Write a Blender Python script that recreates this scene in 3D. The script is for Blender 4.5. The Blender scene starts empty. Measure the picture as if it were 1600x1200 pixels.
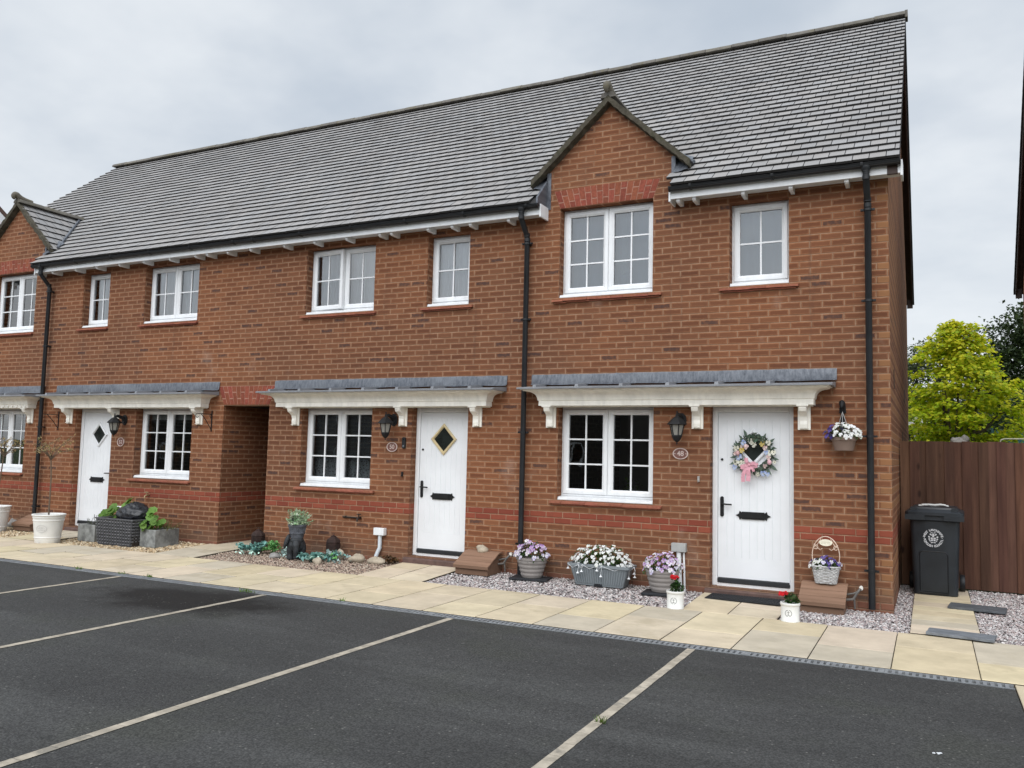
import bpy, math, random
from math import sin, cos, pi, radians, sqrt, floor
from mathutils import Vector, Matrix, Euler

# ---------------------------------------------------------------- camera, sky, sun, exposure
scene = bpy.context.scene
COL = scene.collection
cam_d = bpy.data.cameras.new("camera")
cam = bpy.data.objects.new("camera", cam_d)
COL.objects.link(cam)
scene.camera = cam
cam_d.sensor_fit = 'HORIZONTAL'
cam_d.sensor_width = 36.0
cam_d.lens = 1306.41 / 1600 * 36.0
cam_d.clip_start = 0.1
cam_d.clip_end = 2000
_yaw, _pitch, _roll = 0.46397, 0.081862, 0.023585
_f = Vector((-sin(_yaw) * cos(_pitch), cos(_yaw) * cos(_pitch), sin(_pitch)))
_r0 = Vector((cos(_yaw), sin(_yaw), 0))
_u0 = _r0.cross(_f)
_r = _r0 * cos(_roll) + _u0 * sin(_roll)
_u = _u0 * cos(_roll) - _r0 * sin(_roll)
_m = Matrix((_r, _u, -_f)).transposed().to_4x4()
_m.translation = Vector((0.36072, -9.66832, 1.56119))
cam.matrix_world = _m

SUN_EL, SUN_AZ = radians(43), radians(175)          # azimuth clockwise from +Y: the sun stands behind the camera, a little to the right
world = bpy.data.worlds.new("World")
scene.world = world
world.use_nodes = True
wt = world.node_tree
wt.nodes.clear()


class NT:
    """short-hand for building node trees"""
    def __init__(s, tree):
        s.t = tree
        s.l = tree.links

    def n(s, kind, **kw):
        nd = s.t.nodes.new(kind)
        for k, v in kw.items():
            setattr(nd, k, v)
        return nd

    def put(s, sock, v):
        if hasattr(v, 'is_linked') or isinstance(v, bpy.types.NodeSocket):
            s.l.new(v, sock)
        elif v is not None:
            if isinstance(v, (tuple, list)) and len(v) == 3 and sock.type == 'RGBA':
                v = (*v, 1)
            sock.default_value = v

    def m(s, op, a, b=None, c=None, clamp=False):
        nd = s.n('ShaderNodeMath', operation=op)
        nd.use_clamp = clamp
        s.put(nd.inputs[0], a)
        if b is not None:
            s.put(nd.inputs[1], b)
        if c is not None:
            s.put(nd.inputs[2], c)
        return nd.outputs[0]

    def mix(s, f, a, b, blend='MIX'):
        nd = s.n('ShaderNodeMix', data_type='RGBA', blend_type=blend)
        s.put(nd.inputs[0], f)
        s.put(nd.inputs[6], a)
        s.put(nd.inputs[7], b)
        return nd.outputs[2]

    def ss(s, x, lo, hi, a=0.0, b=1.0):
        nd = s.n('ShaderNodeMapRange', interpolation_type='SMOOTHSTEP')
        s.put(nd.inputs[0], x)
        for i, v in enumerate((lo, hi, a, b)):
            s.put(nd.inputs[i + 1], v)
        return nd.outputs[0]

    def noise(s, vec, scale, detail=3, rough=.55, out=0):
        nd = s.n('ShaderNodeTexNoise')
        if vec is not None:
            s.put(nd.inputs['Vector'], vec)
        nd.inputs['Scale'].default_value = scale
        nd.inputs['Detail'].default_value = detail
        nd.inputs['Roughness'].default_value = rough
        return nd.outputs[out]

    def xyz(s, v):
        nd = s.n('ShaderNodeSeparateXYZ')
        s.put(nd.inputs[0], v)
        return nd.outputs

    def vec(s, x, y, z):
        nd = s.n('ShaderNodeCombineXYZ')
        for i, v in enumerate((x, y, z)):
            s.put(nd.inputs[i], v)
        return nd.outputs[0]

    def vm(s, op, a, b):
        nd = s.n('ShaderNodeVectorMath', operation=op)
        s.put(nd.inputs[0], a)
        s.put(nd.inputs[1], b)
        return nd.outputs[0] if op != 'DOT_PRODUCT' else nd.outputs['Value']


_w = NT(wt)
_sky = _w.n('ShaderNodeTexSky', sky_type='NISHITA')
_sky.sun_disc = False
_sky.sun_elevation = SUN_EL
_sky.sun_rotation = SUN_AZ
_dir = _w.n('ShaderNodeTexCoord').outputs['Generated']
_sd = Vector((sin(SUN_AZ) * cos(SUN_EL), cos(SUN_AZ) * cos(SUN_EL), sin(SUN_EL)))
_x, _y, _z = _w.xyz(_dir)
_zz = _w.m('ADD', _w.m('MAXIMUM', _z, 0.0), 0.22)
_pv = _w.vec(_w.m('DIVIDE', _x, _zz), _w.m('DIVIDE', _y, _zz), 0.0)       # clouds as a flat layer overhead
_n1 = _w.noise(_pv, 0.9, 6, .55)
_n2 = _w.noise(_pv, 2.6, 4, .5)
_cl = _w.m('ADD', _w.m('MULTIPLY', _n1, .7), _w.m('MULTIPLY', _n2, .3))
_glow = _w.ss(_w.vm('DOT_PRODUCT', _dir, tuple(_sd)), -.1, 1.0)
_low = _w.ss(_z, 0.02, 0.42, 1.0, 0.0)
_grey = _w.mix(_w.ss(_cl, .38, .66), (5.5, 6.2, 7.1, 1), (8.7, 9.1, 9.5, 1))
_grey = _w.mix(_w.m('MULTIPLY', _low, .7), _grey, (9.6, 9.9, 10.1, 1))
_gl = _w.n('ShaderNodeVectorMath', operation='SCALE')
_w.put(_gl.inputs[0], _grey)
_w.put(_gl.inputs['Scale'], _w.m('ADD', 1.0, _w.m('MULTIPLY', _glow, 1.45)))
_cloud = _gl.outputs[0]
_mixsky = _w.mix(.93, _sky.outputs[0], _cloud)
_bg = _w.n('ShaderNodeBackground')
_w.put(_bg.inputs['Color'], _mixsky)
_bg.inputs['Strength'].default_value = 0.1
_w.l.new(_bg.outputs[0], _w.n('ShaderNodeOutputWorld').inputs[0])

sun_d = bpy.data.lights.new("sun", 'SUN')
sun_d.energy = 1.5
sun_d.angle = radians(50)
sun_d.color = (1, .965, .92)
sun = bpy.data.objects.new("sun", sun_d)
COL.objects.link(sun)
sun.rotation_euler = Vector(-_sd).to_track_quat('-Z', 'Y').to_euler()

scene.view_settings.view_transform = 'Standard'
scene.view_settings.look = 'None'
scene.view_settings.exposure = 0.0
scene.view_settings.gamma = 1.0
scene.view_settings.use_curve_mapping = False
scene.cycles.max_bounces = 8
scene.cycles.transparent_max_bounces = 12

rnd = random.Random(7)


# ---------------------------------------------------------------- mesh helper
class MB:
    def __init__(s):
        s.v, s.f, s.mi, s.c = [], [], [], []      # c: optional per-face colour
        s.curmat = 0
        s.curcol = None

    def face(s, pts):
        b = len(s.v)
        s.v += [tuple(p) for p in pts]
        s._f(tuple(range(b, b + len(pts))))

    def _f(s, idx):
        s.f.append(idx)
        s.mi.append(s.curmat)
        s.c.append(s.curcol)

    def add(s, verts, faces, M=None):
        b = len(s.v)
        s.v += [tuple(M @ Vector(p)) if M else tuple(p) for p in verts]
        for f in faces:
            s._f(tuple(i + b for i in f))

    def box(s, x0, x1, y0, y1, z0, z1, M=None):
        v = [(x0, y0, z0), (x1, y0, z0), (x1, y1, z0), (x0, y1, z0), (x0, y0, z1), (x1, y0, z1), (x1, y1, z1), (x0, y1, z1)]
        s.add(v, [(0, 3, 2, 1), (4, 5, 6, 7), (0, 1, 5, 4), (1, 2, 6, 5), (2, 3, 7, 6), (3, 0, 4, 7)], M)

    def prism(s, poly, axis, a, b, M=None):
        """extrude a 2-d polygon along an axis ('x': poly is (y,z); 'y': (x,z); 'z': (x,y))"""
        def P(p, t):
            return (t, p[0], p[1]) if axis == 'x' else (p[0], t, p[1]) if axis == 'y' else (p[0], p[1], t)
        n = len(poly)
        v = [P(p, a) for p in poly] + [P(p, b) for p in poly]
        f = [tuple(range(n)), tuple(range(2 * n - 1, n - 1, -1))]
        f += [(i, i + n, (i + 1) % n + n, (i + 1) % n) for i in range(n)]
        s.add(v, f, M)

    def loft(s, rings, close=True, cap=True):
        n = len(rings[0])
        b = len(s.v)
        for r in rings:
            s.v += [tuple(p) for p in r]
        for k in range(len(rings) - 1):
            for i in range(n if close else n - 1):
                j = (i + 1) % n
                s._f((b + k * n + i, b + k * n + j, b + (k + 1) * n + j, b + (k + 1) * n + i))
        if cap:
            s._f(tuple(b + i for i in reversed(range(n))))
            s._f(tuple(b + (len(rings) - 1) * n + i for i in range(n)))

    def lathe(s, prof, c=(0, 0, 0), n=24, sx=1.0, sy=1.0, flute=None, cap=True):
        rings = []
        for r, z in prof:
            ring = []
            for i in range(n):
                a = 2 * pi * i / n
                rr = r * (1 + (flute(a) if flute else 0))
                ring.append((c[0] + rr * cos(a) * sx, c[1] + rr * sin(a) * sy, c[2] + z))
            rings.append(ring)
        s.loft(rings, True, cap)

    def tube(s, pts, r, n=8, cap=True):
        pts = [Vector(p) for p in pts]
        rings = []
        up = Vector((0, 0, 1))
        prev = None
        for i, p in enumerate(pts):
            d = (pts[min(i + 1, len(pts) - 1)] - pts[max(i - 1, 0)]).normalized()
            if prev is None:
                a = d.cross(up)
                if a.length < 1e-3:
                    a = d.cross(Vector((1, 0, 0)))
            else:
                a = prev - d * prev.dot(d)
            a.normalize()
            prev = a
            bb = d.cross(a)
            rr = r[i] if isinstance(r, (list, tuple)) else r
            rings.append([p + (a * cos(2 * pi * k / n) + bb * sin(2 * pi * k / n)) * rr for k in range(n)])
        s.loft(rings, True, cap)

    def blob(s, c, r, seed=0, amp=.15, nu=10, nv=7, M=None):
        R = random.Random(seed)
        ph = [R.uniform(0, 6.28) for _ in range(6)]
        v, f = [], []
        for j in range(nv + 1):
            t = pi * j / nv
            for i in range(nu):
                a = 2 * pi * i / nu
                k = 1 + amp * (sin(2 * a + ph[0] + t) * .5 + sin(3 * a + ph[1] + 2 * t) * .35 + sin(3 * t + ph[2] + a) * .4)
                p = Vector((r[0] * sin(t) * cos(a) * k, r[1] * sin(t) * sin(a) * k, r[2] * cos(t) * k))
                if M:
                    p = M @ p
                v.append((p[0] + c[0], p[1] + c[1], p[2] + c[2]))
        for j in range(nv):
            for i in range(nu):
                k = (i + 1) % nu
                f.append((j * nu + i, (j + 1) * nu + i, (j + 1) * nu + k, j * nu + k))
        s.add(v, f)

    def build(s, name, mats, parent=None, smooth=False, bevel=0, world=False, fixn=False):
        if not isinstance(mats, (list, tuple)):
            mats = [mats]
        v = s.v
        if world and parent is not None:
            o = root_of(parent).location
            v = [(p[0] - o[0], p[1] - o[1], p[2] - o[2]) for p in v]
        me = bpy.data.meshes.new(name)
        me.from_pydata(v, [], s.f)
        for m in mats:
            me.materials.append(m)
        if any(s.mi):
            me.polygons.foreach_set('material_index', s.mi)
        if any(c is not None for c in s.c):
            at = me.color_attributes.new('tint', 'FLOAT_COLOR', 'CORNER')
            buf = []
            for f, c in zip(s.f, s.c):
                c = c or (1, 1, 1)
                buf += [c[0], c[1], c[2], 1.0] * len(f)
            at.data.foreach_set('color', buf)
        if smooth:
            me.polygons.foreach_set('use_smooth', [True] * len(me.polygons))
        me.update()
        ob = bpy.data.objects.new(name, me)
        COL.objects.link(ob)
        if parent is not None:
            ob.parent = parent
        if smooth and smooth is not True:
            md = ob.modifiers.new('edge', 'EDGE_SPLIT')
            md.split_angle = radians(smooth)
        if bevel:
            md = ob.modifiers.new('bevel', 'BEVEL')
            md.width = bevel
            md.segments = 2
            md.limit_method = 'ANGLE'
            md.angle_limit = radians(35)
        return ob


def root_of(o):
    while o.parent is not None:
        o = o.parent
    return o


def thing(name, label, cat, loc=(0, 0, 0), rz=0.0, group=None):
    o = bpy.data.objects.new(name, None)
    o.empty_display_size = .1
    COL.objects.link(o)
    o.location = loc
    o.rotation_euler = (0, 0, rz)
    o['label'] = label
    o['category'] = cat
    if group:
        o['group'] = group
    return o


def tag(o, label, cat, group=None):
    o['label'] = label
    o['category'] = cat
    if group:
        o['group'] = group
    return o


def kind(o, k):
    o['kind'] = k
    return o


def dup(root, loc, rz, label, group=None):
    r = root.copy()
    COL.objects.link(r)
    r.location = loc
    r.rotation_euler = (0, 0, rz)
    r['label'] = label
    if group:
        r['group'] = group
    for ch in list(root.children):
        c = ch.copy()
        COL.objects.link(c)
        c.parent = r
        for g in list(ch.children):
            d = g.copy()
            COL.objects.link(d)
            d.parent = c
    return r


def text_geo(mb, txt, size, M, align='CENTER', bold=0.0):
    """letter outlines from the built-in font, added as faces"""
    cu = bpy.data.curves.new('tmp_text', 'FONT')
    cu.body = txt
    cu.size = size
    cu.align_x = align
    cu.align_y = 'CENTER'
    cu.offset = bold
    ob = bpy.data.objects.new('tmp_text', cu)
    me = bpy.data.meshes.new_from_object(ob)
    mb.add([v.co[:] for v in me.vertices], [tuple(p.vertices) for p in me.polygons], M)
    bpy.data.objects.remove(ob)
    bpy.data.meshes.remove(me)
    bpy.data.curves.remove(cu)


# ---------------------------------------------------------------- materials
def new_mat(name):
    m = bpy.data.materials.new(name)
    m.use_nodes = True
    m.node_tree.nodes.clear()
    t = NT(m.node_tree)
    p = t.n('ShaderNodeBsdfPrincipled')
    o = t.n('ShaderNodeOutputMaterial')
    t.l.new(p.outputs[0], o.inputs[0])
    return m, t, p


def pos(t):
    return t.n('ShaderNodeNewGeometry').outputs['Position']


def objc(t):
    return t.n('ShaderNodeTexCoord').outputs['Object']


def bump(t, p, h, strength=.4, dist=.01):
    b = t.n('ShaderNodeBump')
    b.inputs['Strength'].default_value = strength
    b.inputs['Distance'].default_value = dist
    t.put(b.inputs['Height'], h)
    t.l.new(b.outputs[0], p.inputs['Normal'])


def simple(name, col, rough=.55, var=.12, scale=6.0, bscale=0, bstr=.3, metal=0.0, spec=.4, stretch=None, tint=False, bdist=.004):
    """plain painted / plastic / stone surface with a little mottling of its own colour"""
    m, t, p = new_mat(name)
    co = objc(t)
    if stretch:
        mp = t.n('ShaderNodeMapping')
        mp.inputs['Scale'].default_value = stretch
        t.put(mp.inputs[0], co)
        co = mp.outputs[0]
    n = t.noise(co, scale, 4, .6)
    base = tuple(col)
    if tint:
        a = t.n('ShaderNodeVertexColor', layer_name='tint').outputs[0]
        base = t.mix(1.0, (*col, 1), a, 'MULTIPLY')
    dk = t.mix(1.0, base, (1 - var, 1 - var, 1 - var, 1), 'MULTIPLY')
    lt = t.mix(1.0, base, (1 + var, 1 + var, 1 + var, 1), 'MULTIPLY')
    t.put(p.inputs['Base Color'], t.mix(t.ss(n, .3, .7), dk, lt))
    t.put(p.inputs['Roughness'], t.ss(n, .2, .8, max(rough - .08, .02), min(rough + .08, 1)))
    p.inputs['Metallic'].default_value = metal
    p.inputs['Specular IOR Level'].default_value = spec
    if bscale:
        bump(t, p, t.noise(co, bscale, 4, .6), bstr, bdist)
    return m


def brick_material():
    m, t, p = new_mat('brick')
    g = t.n('ShaderNodeNewGeometry')
    P = g.outputs['Position']
    x, y, z = t.xyz(P)
    nx, ny, nz = t.xyz(g.outputs['True Normal'])
    side = t.m('GREATER_THAN', t.m('ABSOLUTE', nx), .5)
    u0 = t.m('ADD', t.m('MULTIPLY', x, t.m('SUBTRACT', 1.0, side)), t.m('MULTIPLY', t.m('ADD', y, 3.0), side))
    w = t.noise(P, 14, 2, .5)
    w2 = t.noise(P, 38, 2, .5)
    zj = t.m('ADD', z, t.m('MULTIPLY', t.m('SUBTRACT', w, .5), .010))
    v = t.m('DIVIDE', t.m('SUBTRACT', zj, -6.06), .075)
    row = t.m('FLOOR', v)
    fv = t.m('SUBTRACT', v, row)
    uj = t.m('ADD', u0, t.m('MULTIPLY', t.m('SUBTRACT', w2, .5), .006))
    rown = t.n('ShaderNodeTexWhiteNoise', noise_dimensions='2D')
    t.put(rown.inputs['Vector'], t.vec(row, side, 0.0))
    u = t.m('ADD', t.m('ADD', t.m('DIVIDE', uj, .225), t.m('MULTIPLY', t.m('MODULO', row, 2.0), .5)),
            t.m('MULTIPLY', rown.outputs[0], .10))
    col = t.m('FLOOR', u)
    fu = t.m('SUBTRACT', u, col)
    wn = t.n('ShaderNodeTexWhiteNoise', noise_dimensions='3D')
    t.put(wn.inputs['Vector'], t.vec(col, row, side))
    r1 = wn.outputs[0]
    rc = t.n('ShaderNodeSeparateColor')
    t.put(rc.inputs[0], wn.outputs[1])
    r2, r3 = rc.outputs[0], rc.outputs[1]
    du = t.m('MULTIPLY', t.m('MINIMUM', fu, t.m('SUBTRACT', 1.0, fu)), .225)
    dv = t.m('MULTIPLY', t.m('MINIMUM', fv, t.m('SUBTRACT', 1.0, fv)), .075)
    d = t.m('MINIMUM', du, dv)
    fine = t.noise(P, 90, 3, .6)
    d = t.m('ADD', d, t.m('MULTIPLY', t.m('SUBTRACT', fine, .5), .004))
    isb = t.ss(d, .0030, .0056)
    blot = t.noise(P, 22, 4, .6)
    inner = t.ss(t.m('ADD', d, t.m('MULTIPLY', t.m('SUBTRACT', blot, .5), .020)), .009, .024)
    edge = t.mix(r1, (.226, .099, .051, 1), (.262, .118, .061, 1))
    cen = t.mix(r2, (.122, .047, .025, 1), (.160, .062, .031, 1))
    bc = t.mix(t.m('MULTIPLY', inner, t.m('ADD', .62, t.m('MULTIPLY', r3, .36))), edge, cen)
    dark = t.m('MULTIPLY', t.m('GREATER_THAN', r2, .945), t.m('MULTIPLY', inner, t.ss(blot, .3, .6, .4, .9)))
    bc = t.mix(dark, bc, (.072, .042, .036, 1))
    # drag marks / burnt specks in the faces
    sp = t.ss(t.noise(P, 55, 2, .7), .70, .78)
    bc = t.mix(t.m('MULTIPLY', sp, t.m('MULTIPLY', inner, .75)), bc, (.05, .024, .02, 1))
    big = t.noise(P, .55, 3, .5)
    bc = t.mix(1.0, bc, t.mix(t.ss(big, .3, .7), (.84, .87, .92, 1), (1.15, 1.11, 1.05, 1)), 'MULTIPLY')
    # alternate headers at the open corner are a paler, ochre brick
    q1 = t.m('MULTIPLY', t.m('GREATER_THAN', x, -.108), t.m('LESS_THAN', x, .01))
    q2 = t.m('MULTIPLY', q1, t.m('MULTIPLY', t.m('GREATER_THAN', t.m('MODULO', row, 2.0), .5), t.m('GREATER_THAN', rown.outputs[0], .25)))
    bc = t.mix(t.m('MULTIPLY', q2, .6), bc, (.31, .155, .07, 1))
    # two courses of smooth red bricks and the red foot course
    rr = t.m('SUBTRACT', row, 90.0)
    band = t.m('MULTIPLY', t.m('GREATER_THAN', rr, -.5), t.m('LESS_THAN', rr, 1.5))
    foot = t.m('LESS_THAN', rr, -8.5)
    red = t.mix(t.m('MULTIPLY', r1, .9), (.185, .045, .028, 1), (.27, .074, .043, 1))
    red = t.mix(t.m('MULTIPLY', t.ss(blot, .45, .7), .35), red, (.20, .05, .032, 1))
    bc = t.mix(t.m('MAXIMUM', band, t.m('MULTIPLY', foot, .75)), bc, red)
    mort = t.mix(t.ss(t.noise(P, 7, 4, .6), .35, .68), (.215, .125, .077, 1), (.335, .215, .140, 1))
    c = t.mix(isb, mort, bc)
    soot = t.noise(t.vec(t.m('MULTIPLY', x, 1.6), t.m('MULTIPLY', y, 1.6), t.m('MULTIPLY', z, .35)), 1.0, 4, .6)
    c = t.mix(t.ss(soot, .55, .8, 0, .16), c, (.12, .07, .055, 1))
    # salt bloom patches, rain streaks and mud splashed up from the gravel
    bl = t.noise(P, 1.25, 5, .65)
    c = t.mix(t.ss(bl, .60, .74, 0, .22), c, (.42, .33, .27, 1))
    sk = t.noise(t.vec(t.m('MULTIPLY', x, 7.0), t.m('MULTIPLY', y, 7.0), t.m('MULTIPLY', z, .45)), 1.0, 3, .6)
    c = t.mix(t.ss(sk, .60, .76, 0, .28), c, (.085, .05, .038, 1))
    mud = t.m('SUBTRACT', t.m('MULTIPLY', t.noise(P, 5, 4, .65), .62), z)
    c = t.mix(t.ss(mud, -.12, .28, 0, .45), c, (.15, .105, .075, 1))
    t.put(p.inputs['Base Color'], c)
    p.inputs['Roughness'].default_value = .9
    p.inputs['Specular IOR Level'].default_value = .2
    h = t.m('ADD', t.ss(d, .003, .012), t.m('MULTIPLY', fine, .22))
    bump(t, p, h, .75, .006)
    return m


def tint_mat(name, base, rough, var, nscale, spec=.3, bscale=0, bstr=.3, moss=None):
    m, t, p = new_mat(name)
    P = pos(t)
    a = t.n('ShaderNodeVertexColor', layer_name='tint').outputs[0]
    c = t.mix(1.0, (*base, 1), a, 'MULTIPLY')
    n = t.noise(P, nscale, 5, .62)
    c = t.mix(1.0, c, t.mix(t.ss(n, .28, .72), (1 - var, 1 - var, 1 - var, 1), (1 + var, 1 + var, 1 + var, 1)), 'MULTIPLY')
    if moss:
        c = t.mix(t.ss(t.noise(P, moss[1], 5, .7), moss[2], moss[2] + .12, 0, moss[3]), c, (*moss[0], 1))
    t.put(p.inputs['Base Color'], c)
    p.inputs['Roughness'].default_value = rough
    p.inputs['Specular IOR Level'].default_value = spec
    if bscale:
        bump(t, p, t.noise(P, bscale, 4, .65), bstr, .004)
    return m


def leaf_mat(name, base, trans=.35, rough=.5):
    """leaf faces: the tint is each leaf's own colour; light also comes through"""
    m = bpy.data.materials.new(name)
    m.use_nodes = True
    m.node_tree.nodes.clear()
    t = NT(m.node_tree)
    a = t.n('ShaderNodeVertexColor', layer_name='tint').outputs[0]
    c = t.mix(1.0, (*base, 1), a, 'MULTIPLY')
    p = t.n('ShaderNodeBsdfPrincipled')
    t.put(p.inputs['Base Color'], c)
    p.inputs['Roughness'].default_value = rough
    p.inputs['Specular IOR Level'].default_value = .25
    tr = t.n('ShaderNodeBsdfTranslucent')
    t.put(tr.inputs[0], c)
    mx = t.n('ShaderNodeMixShader')
    mx.inputs[0].default_value = trans
    t.l.new(p.outputs[0], mx.inputs[1])
    t.l.new(tr.outputs[0], mx.inputs[2])
    t.l.new(mx.outputs[0], t.n('ShaderNodeOutputMaterial').inputs[0])
    return m


def glass_material(name='window_glass', ior=2.45, dirt=(.88, .92, .94)):
    m = bpy.data.materials.new(name)
    m.use_nodes = True
    m.node_tree.nodes.clear()
    t = NT(m.node_tree)
    tr = t.n('ShaderNodeBsdfTransparent')
    tr.inputs[0].default_value = (*dirt, 1)
    gl = t.n('ShaderNodeBsdfGlossy')
    gl.inputs['Roughness'].default_value = .015
    P = pos(t)
    b = t.n('ShaderNodeBump')
    b.inputs['Strength'].default_value = .035
    b.inputs['Distance'].default_value = .05
    t.put(b.inputs['Height'], t.noise(P, 2.2, 2, .5))
    t.l.new(b.outputs[0], gl.inputs['Normal'])
    fr = t.n('ShaderNodeFresnel')
    fr.inputs[0].default_value = ior
    mx = t.n('ShaderNodeMixShader')
    t.l.new(fr.outputs[0], mx.inputs[0])
    t.l.new(tr.outputs[0], mx.inputs[1])
    t.l.new(gl.outputs[0], mx.inputs[2])
    t.l.new(mx.outputs[0], t.n('ShaderNodeOutputMaterial').inputs[0])
    return m


def asphalt_material():
    m, t, p = new_mat('asphalt')
    P = pos(t)
    x, y, z = t.xyz(P)
    big = t.noise(P, .45, 4, .6)
    lane = t.noise(t.vec(t.m('MULTIPLY', x, .22), t.m('MULTIPLY', y, 1.1), 0.0), 1.2, 4, .6)
    c = t.mix(t.ss(big, .3, .72), (.046, .0455, .0440, 1), (.066, .0655, .0635, 1))
    c = t.mix(t.ss(lane, .45, .7, 0, .7), c, (.084, .084, .081, 1))
    c = t.mix(t.ss(t.noise(P, .9, 3, .6), .5, .7, 0, .5), c, (.054, .056, .045, 1))
    # damp, oily patch left on the far bay and a few darker spills
    dx = t.m('MULTIPLY', t.m('ADD', x, 6.45), .72)
    dy = t.m('ADD', y, 3.38)
    dd = t.m('SQRT', t.m('ADD', t.m('MULTIPLY', dx, dx), t.m('MULTIPLY', t.m('MULTIPLY', dy, dy), 2.2)))
    dd = t.m('ADD', dd, t.m('MULTIPLY', t.m('SUBTRACT', t.noise(P, 2.6, 4, .6), .5), 1.3))
    c = t.mix(t.ss(dd, .45, 1.1, .9, 0), c, (.012, .0105, .0095, 1))
    spill = t.ss(t.noise(P, 1.7, 3, .55), .69, .78)
    c = t.mix(t.m('MULTIPLY', spill, .55), c, (.02, .02, .021, 1))
    vo = t.n('ShaderNodeTexVoronoi')
    vo.inputs['Scale'].default_value = 85
    t.put(vo.inputs['Vector'], P)
    rc = t.n('ShaderNodeSeparateColor')
    t.put(rc.inputs[0], vo.outputs['Color'])
    c = t.mix(1.0, c, t.mix(rc.outputs[0], (.77, .77, .77, 1), (1.27, 1.27, 1.27, 1)), 'MULTIPLY')
    c = t.mix(t.m('MULTIPLY', t.ss(rc.outputs[1], .992, .996), .45), c, (.24, .23, .21, 1))
    c = t.mix(t.m('MULTIPLY', t.ss(vo.outputs['Distance'], .35, .7), .4), c, (.010, .010, .010, 1))
    t.put(p.inputs['Base Color'], c)
    t.put(p.inputs['Roughness'], t.ss(big, .3, .7, .8, .95))
    p.inputs['Specular IOR Level'].default_value = .2
    bump(t, p, t.m('SUBTRACT', 1.0, vo.outputs['Distance']), .4, .005)
    return m


def lead_material():
    m, t, p = new_mat('lead')
    P = pos(t)
    x, y, z = t.xyz(P)
    st = t.noise(t.vec(t.m('MULTIPLY', x, 16.0), 0.0, t.m('MULTIPLY', z, 5.0)), 2.0, 6, .75)
    b = t.noise(P, 2.2, 3, .5)
    c = t.mix(t.ss(st, .25, .75), (.04, .046, .06, 1), (.17, .182, .205, 1))
    c = t.mix(t.ss(b, .45, .75, 0, .6), c, (.20, .215, .235, 1))
    t.put(p.inputs['Base Color'], c)
    p.inputs['Roughness'].default_value = .5
    p.inputs['Metallic'].default_value = .25
    bump(t, p, t.noise(P, 7, 4, .6), .5, .012)
    return m


def wood_material(name, c1, c2, c3, axis, rough=.8, scale=1.0):
    """grain runs along axis 0/1/2; knots"""
    m, t, p = new_mat(name)
    P = objc(t)
    xs = list(t.xyz(P))
    sc = [18.0 * scale] * 3
    sc[axis] = 1.2 * scale
    v = t.vec(*[t.m('MULTIPLY', xs[i], sc[i]) for i in range(3)])
    n = t.noise(v, 1.0, 5, .65)
    n2 = t.noise(v, 4.0, 3, .6)
    c = t.mix(t.ss(n, .3, .7), (*c1, 1), (*c2, 1))
    c = t.mix(t.ss(n2, .55, .75, 0, .5), c, (*c3, 1))
    a = t.n('ShaderNodeVertexColor', layer_name='tint').outputs[0]
    c = t.mix(1.0, c, a, 'MULTIPLY')
    vo = t.n('ShaderNodeTexVoronoi')
    vo.inputs['Scale'].default_value = 1.0
    t.put(vo.inputs['Vector'], t.vec(*[t.m('MULTIPLY', xs[i], 2.2 if i == axis else 5.0) for i in range(3)]))
    c = t.mix(t.ss(vo.outputs['Distance'], .05, .16, .85, 0), c, (c3[0] * .45, c3[1] * .45, c3[2] * .45, 1))
    t.put(p.inputs['Base Color'], c)
    p.inputs['Roughness'].default_value = rough
    p.inputs['Specular IOR Level'].default_value = .2
    bump(t, p, n, .4, .004)
    return m


M_BRICK = brick_material()
M_TILE = tint_mat('roof_tile', (.280, .270, .264), .82, .07, .8, .25, 40, .25, ((.15, .14, .12), 2.2, .58, .3))
M_TEDGE = simple('roof_tile_edge', (.03, .028, .028), .9, .2, 9)  # near-black: the shade under each tile course is painted into this colour
M_RIDGE = tint_mat('ridge_tile', (.15, .138, .122), .9, .18, 9, .2, 30, .35, ((.13, .115, .07), 6, .52, .6))
M_VERGE = tint_mat('mossy_mortar', (.075, .066, .05), .95, .35, 14, .15, 45, .6, ((.05, .05, .03), 11, .5, .7))
M_REDBRICK = tint_mat('red_brick', (.235, .066, .041), .88, .18, 30, .2, 60, .4)
M_SILLTILE = tint_mat('creasing_tile', (.29, .105, .066), .85, .16, 22, .2, 40, .4)
M_MORTAR = simple('mortar', (.42, .28, .20), .95, .15, 30)
M_UPVC = simple('white_upvc', (.755, .765, .775), .34, .05, 3.0, spec=.5, stretch=(3, 3, .8))
M_DOOR = simple('white_door', (.755, .77, .79), .4, .025, 3.0, 60, .06, spec=.45)
M_CREAM = simple('cream_paint', (.84, .81, .74), .5, .085, 4.0, stretch=(2.5, 2.5, .7))
M_BLACKPL = simple('black_plastic', (.010, .011, .013), .5, .25, 5.0, spec=.4)
M_BLACKMT = simple('black_metal', (.009, .009, .010), .6, .3, 9, spec=.3)
M_FROST = simple('frosted_glass', (.24, .23, .205), .3, .06, 8)
M_GLASS = glass_material()
M_DARKGLASS = simple('dark_glass', (.018, .022, .02), .08, .3, 6, spec=.6)
M_LEAD = lead_material()
M_SHEET = simple('grey_roof_sheet', (.20, .205, .218), .5, .12, 4, 25, .15)
M_ASPHALT = asphalt_material()
M_SLAB = tint_mat('paving_slab', (.545, .462, .325), .88, .11, 3.2, .25, 55, .35, ((.36, .30, .20), 1.3, .54, .42))
M_JOINT = simple('slab_joint', (.075, .062, .045), .95, .3, 12)
M_STRIP = tint_mat('bay_marker_block', (.37, .325, .26), .9, .25, 8, .2, 60, .5, ((.16, .15, .13), 5, .52, .6))
M_PEB = tint_mat('pebble', (1, 1, 1), .8, .12, 60, .3)
M_SOIL = simple('soil', (.035, .026, .019), .95, .4, 30, 40, .8)
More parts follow.
